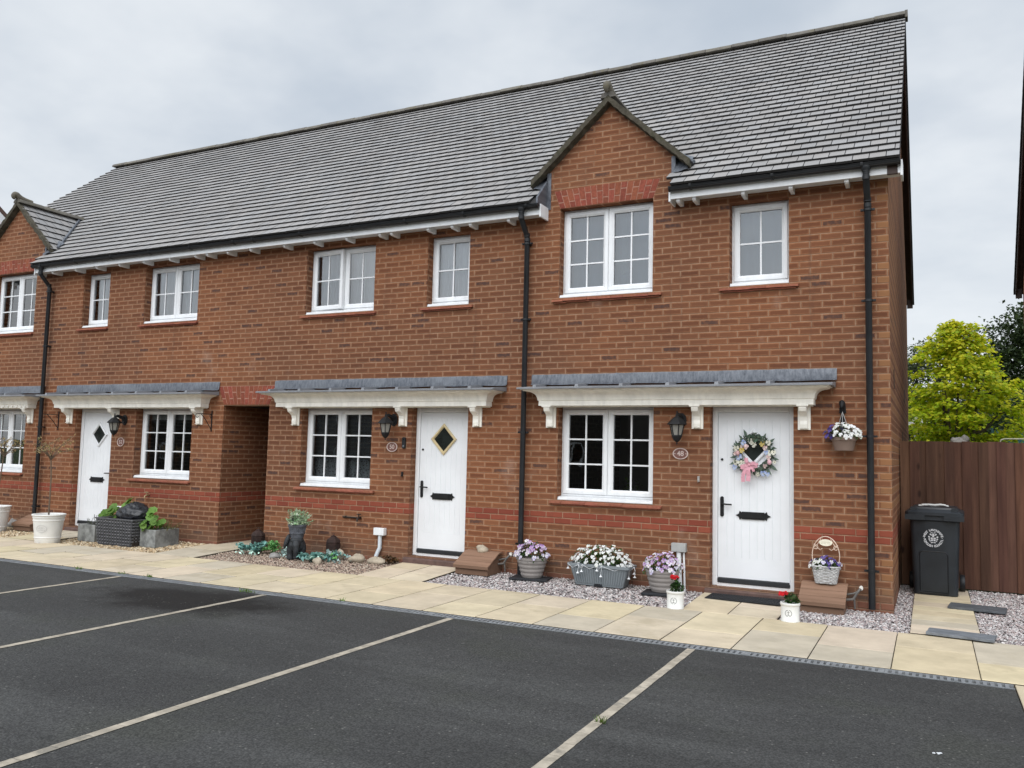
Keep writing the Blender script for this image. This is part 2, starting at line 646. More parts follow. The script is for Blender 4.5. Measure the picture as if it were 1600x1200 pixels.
M_INT = simple('room_wall', (.24, .25, .25), .9, .05, 2)
M_CURTAIN = leaf_mat('net_curtain', (.84, .87, .9), .12, .8)
M_STEEL = simple('galvanised_grate', (.205, .215, .225), .55, .2, 12)
M_DARK = simple('dark_void', (.006, .006, .006), .95, .2, 5)
M_FENCE = wood_material('fence_wood', (.076, .037, .025), (.128, .064, .042), (.050, .024, .017), 2)
M_STEP = wood_material('brown_step_board', (.205, .120, .078), (.285, .170, .114), (.14, .08, .055), 0, .7, .8)
M_BARGE = simple('brown_bargeboard', (.055, .033, .027), .6, .2, 4)
M_BINPL = simple('bin_plastic', (.017, .021, .026), .42, .15, 4, 120, .12, spec=.45)
M_PRINT = simple('white_print', (.60, .61, .63), .7, .05, 10)
M_GRASS = simple('grass_ground', (.05, .085, .025), .95, .35, 3, 30, .6)


# ---------------------------------------------------------------- ground
def gz(x, y):
    """ground height in front of the houses: rises a little towards the doors"""
    t = min(max((y + 1.05) / 1.05, 0), 1)
    k = min(max((-x - .3) / 2.2, .15), 1)
    return .05 * t * k


def sheet(name, x0, x1, y0, y1, z, m, k='structure'):
    b = MB()
    b.face([(x0, y0, z), (x1, y0, z), (x1, y1, z), (x0, y1, z)])
    return kind(b.build(name, m), k)


sheet('ground', -400, 400, -400, 400, -.06, M_GRASS)
b = MB()
b.face([(-60, -24, -.012), (.87, -24, -.012), (.87, -2.695, -.012), (-60, -2.695, -.012)])
b.face([(2.18, -24, -.012), (60, -24, -.012), (60, -2.575, -.012), (2.18, -2.575, -.012)])
kind(b.build('parking_court', M_ASPHALT), 'structure')

# paving: slabs in columns 0.6 m wide, long and short slabs alternating, with open joints
base = MB()
base.face([(-24, -2.57, -.026), (6, -2.57, -.026), (6, -1.04, -.026), (-24, -1.04, -.026)])
base.face([(.87, -24, -.026), (6, -24, -.026), (6, -2.57, -.026), (.87, -2.57, -.026)])
kind(base.build('paving_bed', M_JOINT), 'structure')
pv = MB()


def slab_col(R):
    k = R.random()
    g = R.uniform(.93, 1.06)
    if k < .16:
        return (.88 * g, .91 * g, 1.0 * g)          # greyer slab
    return (g, g * R.uniform(.98, 1.01), g * R.uniform(.93, 1.08))


def slab(x0, x1, y0, y1, R, zf=None, gap=.0065):
    z = [(zf or gz)(x, y) + R.uniform(-.0015, .0015) for x, y in ((x0, y0), (x1, y0), (x1, y1), (x0, y1))]
    gap *= .45 + .145 * max(0, -x0)                          # the joints get wider and dirtier towards the far houses
    x0, x1, y0, y1 = x0 + gap, x1 - gap, y0 + gap, y1 - gap
    pv.curcol = slab_col(R)
    e = .004
    top = [(x0 + e, y0 + e, z[0]), (x1 - e, y0 + e, z[1]), (x1 - e, y1 - e, z[2]), (x0 + e, y1 - e, z[3])]
    mid = [(x0, y0, z[0] - e), (x1, y0, z[1] - e), (x1, y1, z[2] - e), (x0, y1, z[3] - e)]
    low = [(p[0], p[1], p[2] - .045) for p in mid]
    pv.loft([mid, top], True, False)
    pv.curmat = 1
    pv.loft([low, mid], True, False)                      # the sides down in the joint are filled with dirt
    pv.curmat = 0
    pv.face(top)


R = random.Random(3)
x = -23.93
k = 0
while x < 5.4:
    w = .6
    s = (-2.57 + (.6 if k % 2 else .9))
    slab(x, x + w, -2.56, s, R)
    slab(x, x + w, s, -1.05, R)
    x += w
    k += 1
for (xa, xb, ya, yb, wx, ly) in ((-1.96, -1.0, -1.05, .05, .48, .55), (-6.06, -5.1, -1.05, .05, .48, .55), (-13.05, -12.1, -1.05, .05, .475, .55)):
    for i in range(2):
        for j in range(2):
            yy = ya + (.45 if i else .6)
            slab(xa + i * wx, xa + (i + 1) * wx, ya if j == 0 else yy, yy if j == 0 else yb, R)
for j in range(12):                                       # path through the covered passage
    slab(-9.66, -8.86, -1.05 + j * .6, -1.05 + (j + 1) * .6, R)
zr = lambda x, y: .012
yy = -1.05
for hgt in (.45, .3, .3, .3, .3, .3, .3, .45, .45):       # side path to the bins, short slabs laid across
    slab(.17, .75, yy, yy + hgt, R, zr)
    yy += hgt
for k in range(26):                                       # edging that runs forward beside the last bay
    slab(.875, .975, -2.58 - (k + 1) * .6, -2.58 - k * .6, R, lambda x, y: -.004)
    slab(.975, 1.575, -2.58 - (k + 1) * .6, -2.58 - k * .6, R, lambda x, y: -.004)
    slab(1.575, 2.175, -2.58 - (k + 1) * .6, -2.58 - k * .6, R, lambda x, y: -.004)
pavement = kind(pv.build('pavement', [M_SLAB, M_JOINT]), 'structure')

# bay markers: a line of pale blocks set flush in the asphalt
st = MB()
for xs in (-1.416, -3.705, -6.003, -8.25, -10.55, -12.85, -15.15, -17.45):
    yy = -2.72
    RR = random.Random(int(xs * 100))
    while yy > -12:
        L = RR.choice((.2, .2, .4))
        j = RR.uniform(-.002, .002)
        st.curcol = (RR.uniform(.9, 1.08),) * 3
        hw = .034
        st.face([(xs - hw + j, yy - L + .002, -.008), (xs + hw + j, yy - L + .002, -.008), (xs + hw + j, yy, -.008), (xs - hw + j, yy, -.008)])
        yy -= L
kind(st.build('bay_marking', M_STRIP), 'structure')

# slotted drain along the paving
dr = thing('drain_channel', 'grey slotted drain channel along the edge of the paving', 'drain', (-5, -2.633, 0))
b = MB()
b.box(-24, .87, -2.695, -2.571, -.06, -.05)
b.build('trough', M_DARK, dr, world=True)
b = MB()
b.box(-24, .87, -2.695, -2.683, -.05, -.006)
b.box(-24, .87, -2.583, -2.571, -.05, -.006)
x = -23.98
while x < .85:
    b.box(x, x + .025, -2.683, -2.583, -.03, -.007)
    x += .046
x = -24
while x < .87:
    b.box(x, x + .03, -2.684, -2.582, -.03, -.0065)
    x += 1.0
b.build('grating', M_STEEL, dr, world=True)


def gravel(name, rects, palette, n, size, seed, zf, bedmat=None):
    R = random.Random(seed)
    bed = MB()
    area = [(r[1] - r[0]) * (r[3] - r[2]) for r in rects]
    tot = sum(area)
    mb = MB()
    for r, a in zip(rects, area):
        nx = 6
        ny = 6
        for i in range(nx):
            for j in range(ny):
                xa, xb = r[0] + (r[1] - r[0]) * i / nx, r[0] + (r[1] - r[0]) * (i + 1) / nx
                ya, yb = r[2] + (r[3] - r[2]) * j / ny, r[2] + (r[3] - r[2]) * (j + 1) / ny
                mb.curcol = tuple(c * .28 for c in palette[0])
                mb.face([(xa, ya, zf(xa, ya) - .02), (xb, ya, zf(xb, ya) - .02), (xb, yb, zf(xb, yb) - .02), (xa, yb, zf(xa, yb) - .02)])
        for _ in range(int(n * a)):
            x, y = R.uniform(r[0], r[1]), R.uniform(r[2], r[3])
            s = size * R.uniform(.55, 1.25)
            z = zf(x, y) - .014 + R.uniform(0, .012)
            c = R.choice(palette)
            g = R.uniform(.7, 1.2)
            mb.curcol = (c[0] * g, c[1] * g, c[2] * g)
            a0 = R.uniform(0, 6.28)
            sx, sy, sz = s * R.uniform(.7, 1.3), s * R.uniform(.6, 1.0), s * R.uniform(.5, .85)
            tx, ty = R.uniform(-.5, .5), R.uniform(-.5, .5)
            pts = []
            for q in range(5):
                an = a0 + q * 1.2566 + R.uniform(-.3, .3)
                px, py = cos(an) * sx, sin(an) * sy
                pts.append((x + px, y + py, z + px * tx + py * ty))
            t1 = (x + R.uniform(-.2, .2) * s, y + R.uniform(-.2, .2) * s, z + sz)
            bb = len(mb.v)
            mb.v += pts + [t1]
            for q in range(5):
                mb._f((bb + q, bb + (q + 1) % 5, bb + 5))
    return kind(mb.build(name, M_PEB), 'stuff')


PINK = [(.48, .41, .40), (.62, .57, .55), (.36, .29, .29), (.74, .70, .67), (.24, .22, .22), (.52, .41, .38), (.66, .62, .60)]
BROWN = [(.34, .25, .19), (.44, .34, .26), (.24, .175, .135), (.50, .42, .34), (.30, .21, .17)]
TAN = [(.48, .36, .22), (.58, .46, .30), (.36, .25, .14), (.66, .57, .42), (.42, .30, .19)]
gf = lambda x, y: gz(x, y) - .012
gravel('pink_gravel', [(-5.09, -1.97, -1.05, .0), (-.99, .165, -1.05, 0), (0, .165, 0, 2.3), (.76, 2.1, -1.05, 2.3)], [tuple(v * .80 for v in c) for c in PINK], 2800, .0140, 1, gf)
gravel('brown_gravel', [(-8.85, -6.07, -1.05, .0)], BROWN, 2600, .0135, 2, gf)
gravel('tan_gravel', [(-12.09, -9.67, -1.05, 0), (-18.5, -13.06, -1.05, 0), (-9.86, -9.5, -.2, .3)], TAN, 1900, .0165, 3, gf)
gravel('passage_gravel', [(-9.53, -9.66, .0, 5), (-8.85, -8.5, 0, 5)], BROWN, 300, .014, 4, lambda x, y: .05)

# ---------------------------------------------------------------- houses
EAVE_Y, EAVE_Z, RIDGE_Y, RIDGE_Z = -.33, 4.715, 4.10, 8.40
DEPTH = 8.2
SL = (RIDGE_Z - EAVE_Z) / (RIDGE_Y - EAVE_Y)
roofz = lambda y: EAVE_Z + (y - EAVE_Y) * SL


def tiles(mb, o, u, v, nrm, width, rows, gauge, keep, n_u, seed=1, shade=(1, 1, 1)):
    """courses of small flat tiles: o = corner at the eaves, u along the eaves, v up the slope"""
    R = random.Random(seed)
    th, lo = .033, .009
    o, u, v, nrm = Vector(o), Vector(u), Vector(v), Vector(nrm)
    for r in range(rows):
        off = (.5 * width if r % 2 else 0)
        for i in range(-1, n_u + 1):
            a0 = i * width + off
            a1 = a0 + width
            c = o + u * (a0 + a1) / 2 + v * (r + .5) * gauge
            lim = keep(c, a0, a1)
            if not lim:
                continue
            a0, a1 = lim
            g = .0024
            a0, a1 = a0 + g, a1 - g
            j = R.uniform(-.002, .003) + (.008 if R.random() < .003 else 0)
            k = R.uniform(-.004, .004) - (.03 if R.random() < .0012 else 0)
            P = lambda a, vv, n: tuple(o + u * a + v * vv + nrm * n)
            v0, v1 = r * gauge + k, (r + 1) * gauge + .012
            t = R.uniform(.93, 1.06)
            w = R.uniform(-.015, .02)
            mb.curmat = 0
            mb.curcol = (t * (1 + w) * shade[0], t * shade[1], t * (1 - w) * shade[2])
            A, B, Cc, D = P(a0, v0, th + j), P(a1, v0, th + j), P(a1, v1, lo), P(a0, v1, lo)
            jw = .004                                     # shade of the side joint, painted on the tile as a thin dark strip
            Bi, Ci = P(a1 - jw, v0, th + j), P(a1 - jw, v1, lo)
            mb.face([A, Bi, Ci, D])
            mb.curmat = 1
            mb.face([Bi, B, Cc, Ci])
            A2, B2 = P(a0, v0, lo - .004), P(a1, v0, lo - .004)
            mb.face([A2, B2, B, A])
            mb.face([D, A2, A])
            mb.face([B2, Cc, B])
            mb.curmat = 0


def ridge_roll(mb, p0, p1, r=.115, seg=.45, flat=.75, seed=0, lap=.006):
    """half-round ridge tiles from p0 to p1"""
    R = random.Random(seed)
    p0, p1 = Vector(p0), Vector(p1)
    d = (p1 - p0)
    L = d.length
    d.normalize()
    s = d.cross(Vector((0, 0, 1))).normalized()
    up = s.cross(d)
    n = max(1, int(round(L / seg)))
    for k in range(n):
        a, b2 = k * L / n, (k + 1) * L / n - .006
        g = R.uniform(.85, 1.12)
        mb.curcol = (g, g, g * R.uniform(.95, 1.02))
        dz = R.uniform(-lap, lap)
        rings = []
        for t in (a, b2):
            ring = []
            for q in range(9):
                an = pi * q / 8
                ring.append(p0 + d * t + s * (r * cos(an)) + up * (r * flat * sin(an) + dz - .02))
            ring.append(p0 + d * t - s * (r - .02) * .9 + up * (dz - .02))
            ring.append(p0 + d * t + s * (r - .02) * .9 + up * (dz - .02))
            rings.append(ring)
        mb.loft(rings, True, True)


def wall_front(mb, xa, xb, z0, z1, holes, depth=.3):
    xs = sorted({xa, xb, *[v for h in holes for v in h[:2] if xa < v < xb]})
    zs = sorted({z0, z1, *[v for h in holes for v in h[2:4] if z0 < v < z1]})
    for i in range(len(xs) - 1):
        for j in range(len(zs) - 1):
            cx, cz = (xs[i] + xs[i + 1]) / 2, (zs[j] + zs[j + 1]) / 2
            if any(h[0] < cx < h[1] and h[2] < cz < h[3] for h in holes):
                continue
            a, b2, c, d = xs[i], xs[i + 1], zs[j], zs[j + 1]
            mb.face([(a, 0, c), (b2, 0, c), (b2, 0, d), (a, 0, d)])
            mb.face([(a, depth, c), (a, depth, d), (b2, depth, d), (b2, depth, c)])
    for (a, b2, c, d) in [h[:4] for h in holes]:
        A, B = max(a, xa), min(b2, xb)
        if a >= xa:
            mb.face([(a, 0, c), (a, 0, d), (a, depth, d), (a, depth, c)])
        if b2 <= xb:
            mb.face([(b2, 0, c), (b2, depth, c), (b2, depth, d), (b2, 0, d)])
        mb.face([(A, 0, d), (B, 0, d), (B, depth, d), (A, depth, d)])
        mb.face([(A, 0, c), (A, depth, c), (B, depth, c), (B, 0, c)])


def bar(mb, x0, x1, z0, z1, yf, yb, ch=.008):
    """a frame member with chamfered front edges"""
    mb.loft([[(x0, yb, z0), (x1, yb, z0), (x1, yb, z1), (x0, yb, z1)],
             [(x0, yf + ch, z0), (x1, yf + ch, z0), (x1, yf + ch, z1), (x0, yf + ch, z1)],
             [(x0 + ch, yf, z0 + ch), (x1 - ch, yf, z0 + ch), (x1 - ch, yf, z1 - ch), (x0 + ch, yf, z1 - ch)]][::-1], True, True)


def ringframe(mb, x0, x1, z0, z1, w, yf, yb, ch=.007):
    """mitred rectangular frame, sloped to the glass on the inside"""
    R = lambda i, y: [(x0 + i, y, z0 + i), (x1 - i, y, z0 + i), (x1 - i, y, z1 - i), (x0 + i, y, z1 - i)]
    mb.loft([R(0, yb), R(0, yf + ch), R(ch, yf), R(w * .62, yf), R(w, yf + .016), R(w, yb)], True, False)


def window(house, x0, x1, z0, z1, sashes, rows, ajar=0.0, cols=2):
    """white upvc casement filling an opening; the opening's bottom is z0"""
    fr = MB()
    sb = z0 + .052
    ringframe(fr, x0, x1, sb, z1, .036, .132, .21)
    n = sashes
    w = (x1 - x0 - .05) / n
    for i in range(1, n):
        xm = x0 + .025 + w * i
        fr.box(xm - .012, xm + .012, .15, .21, sb + .03, z1 - .03)
    W = fr.build('window', M_UPVC, house, world=True)
    c = MB()
    c.prism([(.02, z0 + .004), (.02, z0 + .036), (.03, z0 + .042), (.129, z0 + .051), (.21, z0 + .051), (.21, z0 + .004)], 'x', x0 + .003, x1 - .003)
    c.prism([(.012, z0 + .006), (.012, z0 + .02), (.02, z0 + .02), (.02, z0 + .006)], 'x', x0 + .003, x1 - .003)
    c.build('sill_board', M_UPVC, W, world=True)
    for i in range(n):
        a, b2 = x0 + .027 + w * i, x0 + .023 + w * (i + 1)
        c0, c1 = sb + .027, z1 - .027
        s = MB()
        ringframe(s, a, b2, c0, c1, .068, .118, .185)
        ga, gb, g0, g1 = a + .066, b2 - .066, c0 + .066, c1 - .066
        for k in range(1, cols):
            xm = ga + (gb - ga) * k / cols
            s.box(xm - .0095, xm + .0095, .144, .168, g0, g1)
        for k in range(1, rows):
            zm = g0 + (g1 - g0) * k / rows
            s.box(ga, gb, .1445, .1675, zm - .0095, zm + .0095)
        g = MB()
        R = random.Random(int(x0 * 977) + int(z0 * 31) + i)  # no two panes hang quite true
        tl, tr = R.uniform(-.008, .008), R.uniform(-.008, .008)
        g.face([(ga, .156, g0), (gb, .156 + tr * .6, g0), (gb, .156 + tr * .6 + tl, g1), (ga, .156 + tl, g1)])
        if ajar and i == 0:
            T = Matrix.Translation((a, .16, 0)) @ Matrix.Rotation(-ajar, 4, 'Z') @ Matrix.Translation((-a, -.16, 0))
            for q in (s, g):
                q.v = [tuple(T @ Vector(p)) for p in q.v]
        s.build('sash', M_UPVC, W, world=True)
        g.build('glass', M_GLASS, W, world=True)
    return W


def brick_sill(house, x0, x1, z0, seed, jag=.002):
    R = random.Random(seed)
    b = MB()
    n = max(3, int(round((x1 - x0) / .165)))
    w = (x1 - x0) / n
    for i in range(n):
        g = R.uniform(.85, 1.12)
        b.curcol = (g, g * R.uniform(.93, 1.05), g)
        dz, dy = R.uniform(-jag, jag), R.uniform(-jag, jag)
        b.prism([(-.052 + dy, z0 + dz - .002), (-.052 + dy, z0 + .022 + dz), (.06, z0 + .046 + dz), (.06, z0 + .014 + dz)], 'x', x0 + i * w + .0012, x0 + (i + 1) * w - .0012)
        b.prism([(-.028 + dy, z0 - .018 + dz), (-.028 + dy, z0 - .003 + dz), (.0, z0 - .003 + dz), (.0, z0 - .018 + dz)], 'x', x0 + i * w + .03, x0 + (i + 1) * w + (.03 if i < n - 1 else -.03))
    return b.build('brick_sill', M_SILLTILE, house, world=True, bevel=.002)


def arch(house, x0, x1, z0, h, splay, seed, camber=.02, two=True):
    """flat arch of red bricks on end, fanned outwards"""
    R = random.Random(seed)
    b = MB()
    n = int(round((x1 - x0) / .075))
    if n % 2 == 0:
        n += 1
    xc = (x0 + x1) / 2

    def X(t, k):                                          # t along 0..1, k up 0..1
        return xc + (t - .5) * ((x1 - x0) + 2 * splay * k)

    def Z(t, k):
        c = camber * (1 - (2 * t - 1) ** 2)
        return z0 + h * k + c * (.35 + .65 * k)
    g = .11 / n
    for i in range(n):
        ta, tb = i / n + g * .5, (i + 1) / n - g * .5
        cut = [(0, 1)]
        if two:
            cut = [(.01, .64), (.70, .985)] if i % 2 else [(.01, .30), (.36, .985)]
        for k0, k1 in cut:
            s = R.uniform(.8, 1.1)
            b.curcol = (s, s * R.uniform(.9, 1.15), s)
            yf = -.004 + R.uniform(-.0015, .0015)
            F = [(X(ta, k0), Z(ta, k0)), (X(tb, k0), Z(tb, k0)), (X(tb, k1), Z(tb, k1)), (X(ta, k1), Z(ta, k1))]
            b.prism(F, 'y', yf, .05)
    b.curcol = (1.5, 2.9, 3.4)
    F = [(X(0, 0), Z(0, 0) + .002), (X(.5, 0), Z(.5, 0) + .002), (X(1, 0), Z(1, 0) + .002), (X(1, 1), Z(1, 1)), (X(.5, 1), Z(.5, 1)), (X(0, 1), Z(0, 1))]
    b.prism(F, 'y', -.0015, .06)
    return b.build('brick_arch', M_REDBRICK, house, world=True)


def door(house, x0, x1, z0, z1, handle='left', cream=False):
    """front door set in its opening; z0 is the top of the threshold step"""
    d = MB()
    R = lambda i, y: [(x0 + i, y, z0), (x1 - i, y, z0), (x1 - i, y, z1 - i), (x0 + i, y, z1 - i)]
    for (a, b2, c, e) in ((x0, x0 + .06, z0, z1), (x1 - .06, x1, z0, z1), (x0 + .06, x1 - .06, z1 - .06, z1)):
        bar(d, a, b2, c, e, .115, .22)
    d.box(x0 + .06, x1 - .06, .12, .22, z0, z0 + .035)
    D = d.build('door', M_UPVC, house, world=True)
    a, b2, c, e = x0 + .064, x1 - .064, z0 + .075, z1 - .064
    lf = MB()
    # leaf with vertical plank grooves between two flat rails
    gz0, gz1 = c + .25, e - .09
    xs = [a]
    npl = 7
    w = (b2 - a - .2) / npl
    gl = [a + .1 + i * w for i in range(npl + 1)]
    for g in gl:
        xs += [g - .004, g, g + .004]
    xs.append(b2)
    F = .138
    lf.face([(a, F, c), (b2, F, c), (b2, F, gz0), (a, F, gz0)])
    lf.face([(a, F, gz1), (b2, F, gz1), (b2, F, e), (a, F, e)])
    for i in range(len(xs) - 1):
        dep = lambda q: F + (.005 if any(abs(q - g) < 1e-6 for g in gl) else 0)
        lf.face([(xs[i], dep(xs[i]), gz0), (xs[i + 1], dep(xs[i + 1]), gz0), (xs[i + 1], dep(xs[i + 1]), gz1), (xs[i], dep(xs[i]), gz1)])
    lf.box(a, b2, .144, .19, c, e)
    lf.box(a + .1 - .004, b2 - .1 + .004, F - .0015, F + .01, gz0 - .008, gz0 - .001)
    lf.build('leaf', M_DOOR, D, world=True)
    wb = MB()
    wb.prism([(.105, c - .032), (.11, c + .012), (F + .004, c + .022), (F + .004, c - .032)], 'x', a + .005, b2 - .005)
    wb.build('weather_bar', M_BLACKPL, D, world=True)
    # diamond light
    xc, zc = (a + b2) / 2, z0 + 1.585
    hw, hh = .20, .215
    dia = lambda k, y: [(xc, y, zc - hh * k), (xc + hw * k, y, zc), (xc, y, zc + hh * k), (xc - hw * k, y, zc)]
    q = MB()
    q.loft([dia(1, F), dia(1, F - .02), dia(.93, F - .026), dia(.84, F - .026), dia(.76, F - .008)], True, False)
    q.build('diamond_frame', M_GOLD if cream else M_DOOR, D, world=True)
    q = MB()
    q.face(dia(.78, F - .006))
    q.build('diamond_glass', M_DARKGLASS, D, world=True)
    # letter plate with pointed ends
    zl = z0 + .81
    q = MB()
    q.box(xc - .125, xc + .125, F - .016, F + .002, zl - .042, zl + .042)
    q.box(xc - .105, xc + .105, F - .022, F - .014, zl - .024, zl + .026)
    for s in (-1, 1):
        q.prism([(xc + s * .125, zl - .03), (xc + s * .150, zl - .05), (xc + s * .16, zl - .018), (xc + s * .195, zl), (xc + s * .16, zl + .018), (xc + s * .150, zl + .05), (xc + s * .125, zl + .03)][::s], 'y', F - .011, F + .002)
    q.build('letter_plate', M_BLACKMT, D, world=True)
    # handle on a long back plate
    s = 1 if handle == 'left' else -1
    xh = a + .045 if handle == 'left' else b2 - .045
    zh = z0 + .90
    q = MB()
    q.prism([(xh + .021 * cos(t), zh + (.095 if sin(t) > 0 else -.095) + .021 * sin(t)) for t in [2 * pi * k / 16 for k in range(16)]], 'y', F - .012, F + .002)
    q.tube([(xh, F - .01, zh + .03), (xh, F - .05, zh + .03), (xh + s * .02, F - .056, zh + .03), (xh + s * .12, F - .055, zh + .027)], .0095, 8)
    q.lathe([(.009, 0), (.009, .006)], (0, 0, 0), 10)
    q.v[-20:] = [(xh + p[0], F - .013 - p[2], zh - .06 + p[1]) for p in q.v[-20:]]
    q.build('handle', M_BLACKMT, D, world=True)
    q = MB()
    q.lathe([(.014, 0), (.014, .012), (.01, .015)], (0, 0, 0), 12)
    q.v = [(xh + p[0], F - p[2], z0 + 1.44 + p[1]) for p in q.v]
    q.build('lock', M_BLACKMT, D, world=True)
    st = MB()
    st.prism([(-.045, z0 - .10), (-.045, z0 - .034), (-.035, z0 - .022), (.06, z0 - .006), (.3, z0 - .006), (.3, z0 - .10)], 'x', x0 - .05, x1 + .02)
    st.build('door_step', M_STEPB, house, world=True, bevel=.003)
    return D


M_GOLD = simple('cream_gold_paint', (.58, .47, .27), .45, .1, 8)
M_STEPB = simple('brown_step', (.105, .062, .052), .7, .25, 12)


def corbel(mb, xc):
    w = .055
    mb.box(xc - w - .012, xc + w + .012, -.02, -.001, 1.885, 2.158)
    prof = [(-.02, 1.905), (-.05, 1.91), (-.058, 1.945), (-.052, 1.985), (-.066, 2.03), (-.105, 2.06), (-.150, 2.085), (-.166, 2.12), (-.166, 2.135), (-.02, 2.135)]
    mb.prism(prof, 'x', xc - w * .72, xc + w * .72)
    mb.box(xc - w - .006, xc + w + .006, -.178, -.02, 2.136, 2.157)
    mb.box(xc - w * .72 - .004, xc + w * .72 + .004, -.066, -.02, 1.898, 1.907)


def canopy(house, xl, xr, brackets, dentils=False, seed=0):
    """moulded door canopy: cornice with mitred returns, grey sheet roof with rolls, lead flashing"""
    prof = [(.002, 2.155), (.0, 2.215), (.012, 2.222), (.014, 2.236), (.018, 2.255), (.026, 2.278), (.042, 2.298), (.068, 2.314), (.102, 2.324), (.14, 2.329), (.152, 2.331), (.154, 2.341), (.176, 2.343), (.178, 2.352)]
    yb = -.165
    xa, xb = xl + .205, xr - .205
    c = MB()
    for loop in range(1):
        rings = []
        for o, z in prof:
            rings.append([(xa - o, -.002, z), (xa - o, yb - o, z), (xb + o, yb - o, z), (xb + o, -.002, z)])
        c.loft(rings, True, True)
    if dentils:
        n = 26
        for i in range(n):
            xx = xa + .05 + (xb - xa - .1) * i / (n - 1)
            c.box(xx - .022, xx + .022, yb - .02, yb + .01, 2.168, 2.208)
    c.box(xa + .02, xb - .02, -.03, -.001, 2.142, 2.156)
    C = c.build('canopy', M_CREAM, house, world=True)
    r = MB()
    f = .19 + .022
    r.prism([(-.002, 2.41), (yb - f + .012, 2.372), (yb - f, 2.366), (yb - f, 2.350), (-.002, 2.350)], 'x', xa - f, xb + f)
    R = random.Random(seed)
    x = xl + .22
    while x < xr - .1:
        z0, z1 = 2.37, 2.408
        r.loft([[(x - .026, yb - f + .03, z0 - .004), (x - .02, yb - f + .04, z0 + .034), (x + .02, yb - f + .04, z0 + .034), (x + .026, yb - f + .03, z0 - .004)],
                [(x - .026, -.01, z1 - .004), (x - .02, -.01, z1 + .034), (x + .02, -.01, z1 + .034), (x + .026, -.01, z1 - .004)]], True, True)
        x += .56
    r.build('canopy_roof', M_SHEET, C, world=True)
    l = MB()
    x = xl + .03
    e = xr + .02
    while x < e - .01:
        x2 = min(x + R.uniform(.55, .9), e)
        n = 8
        ra, rb, rc, rd = [], [], [], []
        for i in range(n + 1):
            q = x + (x2 - x) * i / n
            wv = .006 * sin(q * 9 + seed) + R.uniform(-.003, .003)
            ra.append((q, -.004, 2.56 + R.uniform(-.003, .003)))
            rb.append((q, -.011 - abs(wv) * .4, 2.54))
            rc.append((q, -.020 + wv * .5, 2.445 + wv * .5))
            rd.append((q, -.055 + wv, 2.425 + wv * .6))
        l.loft([ra, rb, rc, rd], False, False)
        x = x2 - .015 if x2 < e else e
    l.build('lead_flashing', M_LEAD, C, world=True, smooth=40)
    for xc in brackets:
        k = MB()
        corbel(k, xc)
        k.build('bracket', M_CREAM, C, world=True, bevel=.003)
    return C


def downpipe(house, x, zb=.03):
    p = MB()
    p.tube([(x, -.275, 4.66), (x, -.275, 4.56), (x, -.265, 4.53), (x, -.10, 4.36), (x, -.085, 4.33), (x, -.085, zb)], .034, 12)
    for z in (4.645, 4.56, 4.37, 4.31):
        y = -.275 if z > 4.5 else -.10 if z > 4.33 else -.085
        p.lathe([(.034, 0), (.039, .004), (.039, .05), (.034, .054)], (x, y, z - .03), 12)
    p.lathe([(.034, 0), (.05, .03), (.05, .06)], (x, -.275, 4.62), 12)
    P = p.build('downpipe', M_BLACKPL, house, world=True, smooth=40)
    for z in (4.26, 3.27, 1.82, .42):
        q = MB()
        q.lathe([(.0345, -.013), (.041, -.013), (.041, .013), (.0345, .013)], (x, -.085, z), 12)
        q.box(x - .072, x + .072, -.085, -.066, z - .011, z + .011)
        q.box(x - .03, x + .03, -.066, -.001, z - .011, z + .011)
        for s in (-1, 1):
            q.box(x + s * .058 - .009, x + s * .058 + .009, -.102, -.085, z - .009, z + .009)
        q.build('pipe_clip', M_BLACKPL, P, world=True)
    return P


def eaves(house, xa, xb, feet, capa=False, capb=False, clips=.92):
    f = MB()
    f.box(xa, xb, -.225, -.203, 4.585, 4.70)
    f.box(xa, xb, -.203, -.001, 4.612, 4.62)
    if capa:
        f.box(xa - .022, xa, -.235, -.001, 4.555, 4.72)
    if capb:
        f.box(xb, xb + .022, -.235, -.001, 4.555, 4.72)
    F = f.build('fascia', M_UPVC, house, world=True)
    for x in feet:
        q = MB()
        q.prism([(-.195, 4.585), (-.195, 4.562), (-.17, 4.545), (-.002, 4.545), (-.002, 4.611), (-.195, 4.611)], 'x', x - .021, x + .021)
        q.build('rafter_foot', M_UPVC, F, world=True)
    g = MB()
    r = .044
    cy, cz = -.275, 4.702
    ring = [(cy + r * cos(pi + pi * k / 10), cz + r * sin(pi + pi * k / 10)) for k in range(11)]
    inner = [(cy + (r - .006) * cos(pi + pi * k / 10), cz + (r - .006) * sin(pi + pi * k / 10)) for k in reversed(range(11))]
    g.prism(ring + inner, 'x', xa, xb)
    g.tube([(xa, cy - r, cz + .001), (xb, cy - r, cz + .001)], .007, 6)
    for (x, on) in ((xa, capa), (xb, capb)):
        if on:
            g.prism([(cy - r - .004, cz + .008)] + [(cy + (r + .004) * cos(pi + pi * k / 10), cz + (r + .004) * sin(pi + pi * k / 10)) for k in range(11)] + [(cy + r + .004, cz + .008)], 'x', x - .006, x + .006)
    x = xa + .25
    while x < xb - .05:
        g.prism([(cy + (r + .007) * cos(pi + pi * k / 8), cz + (r + .007) * sin(pi + pi * k / 8)) for k in range(9)] + [(cy + r + .02, cz + .012), (cy - r - .007, cz + .012)], 'x', x - .014, x + .014)
        x += clips
    g.build('gutter', M_BLACKPL, house, world=True)
    return F


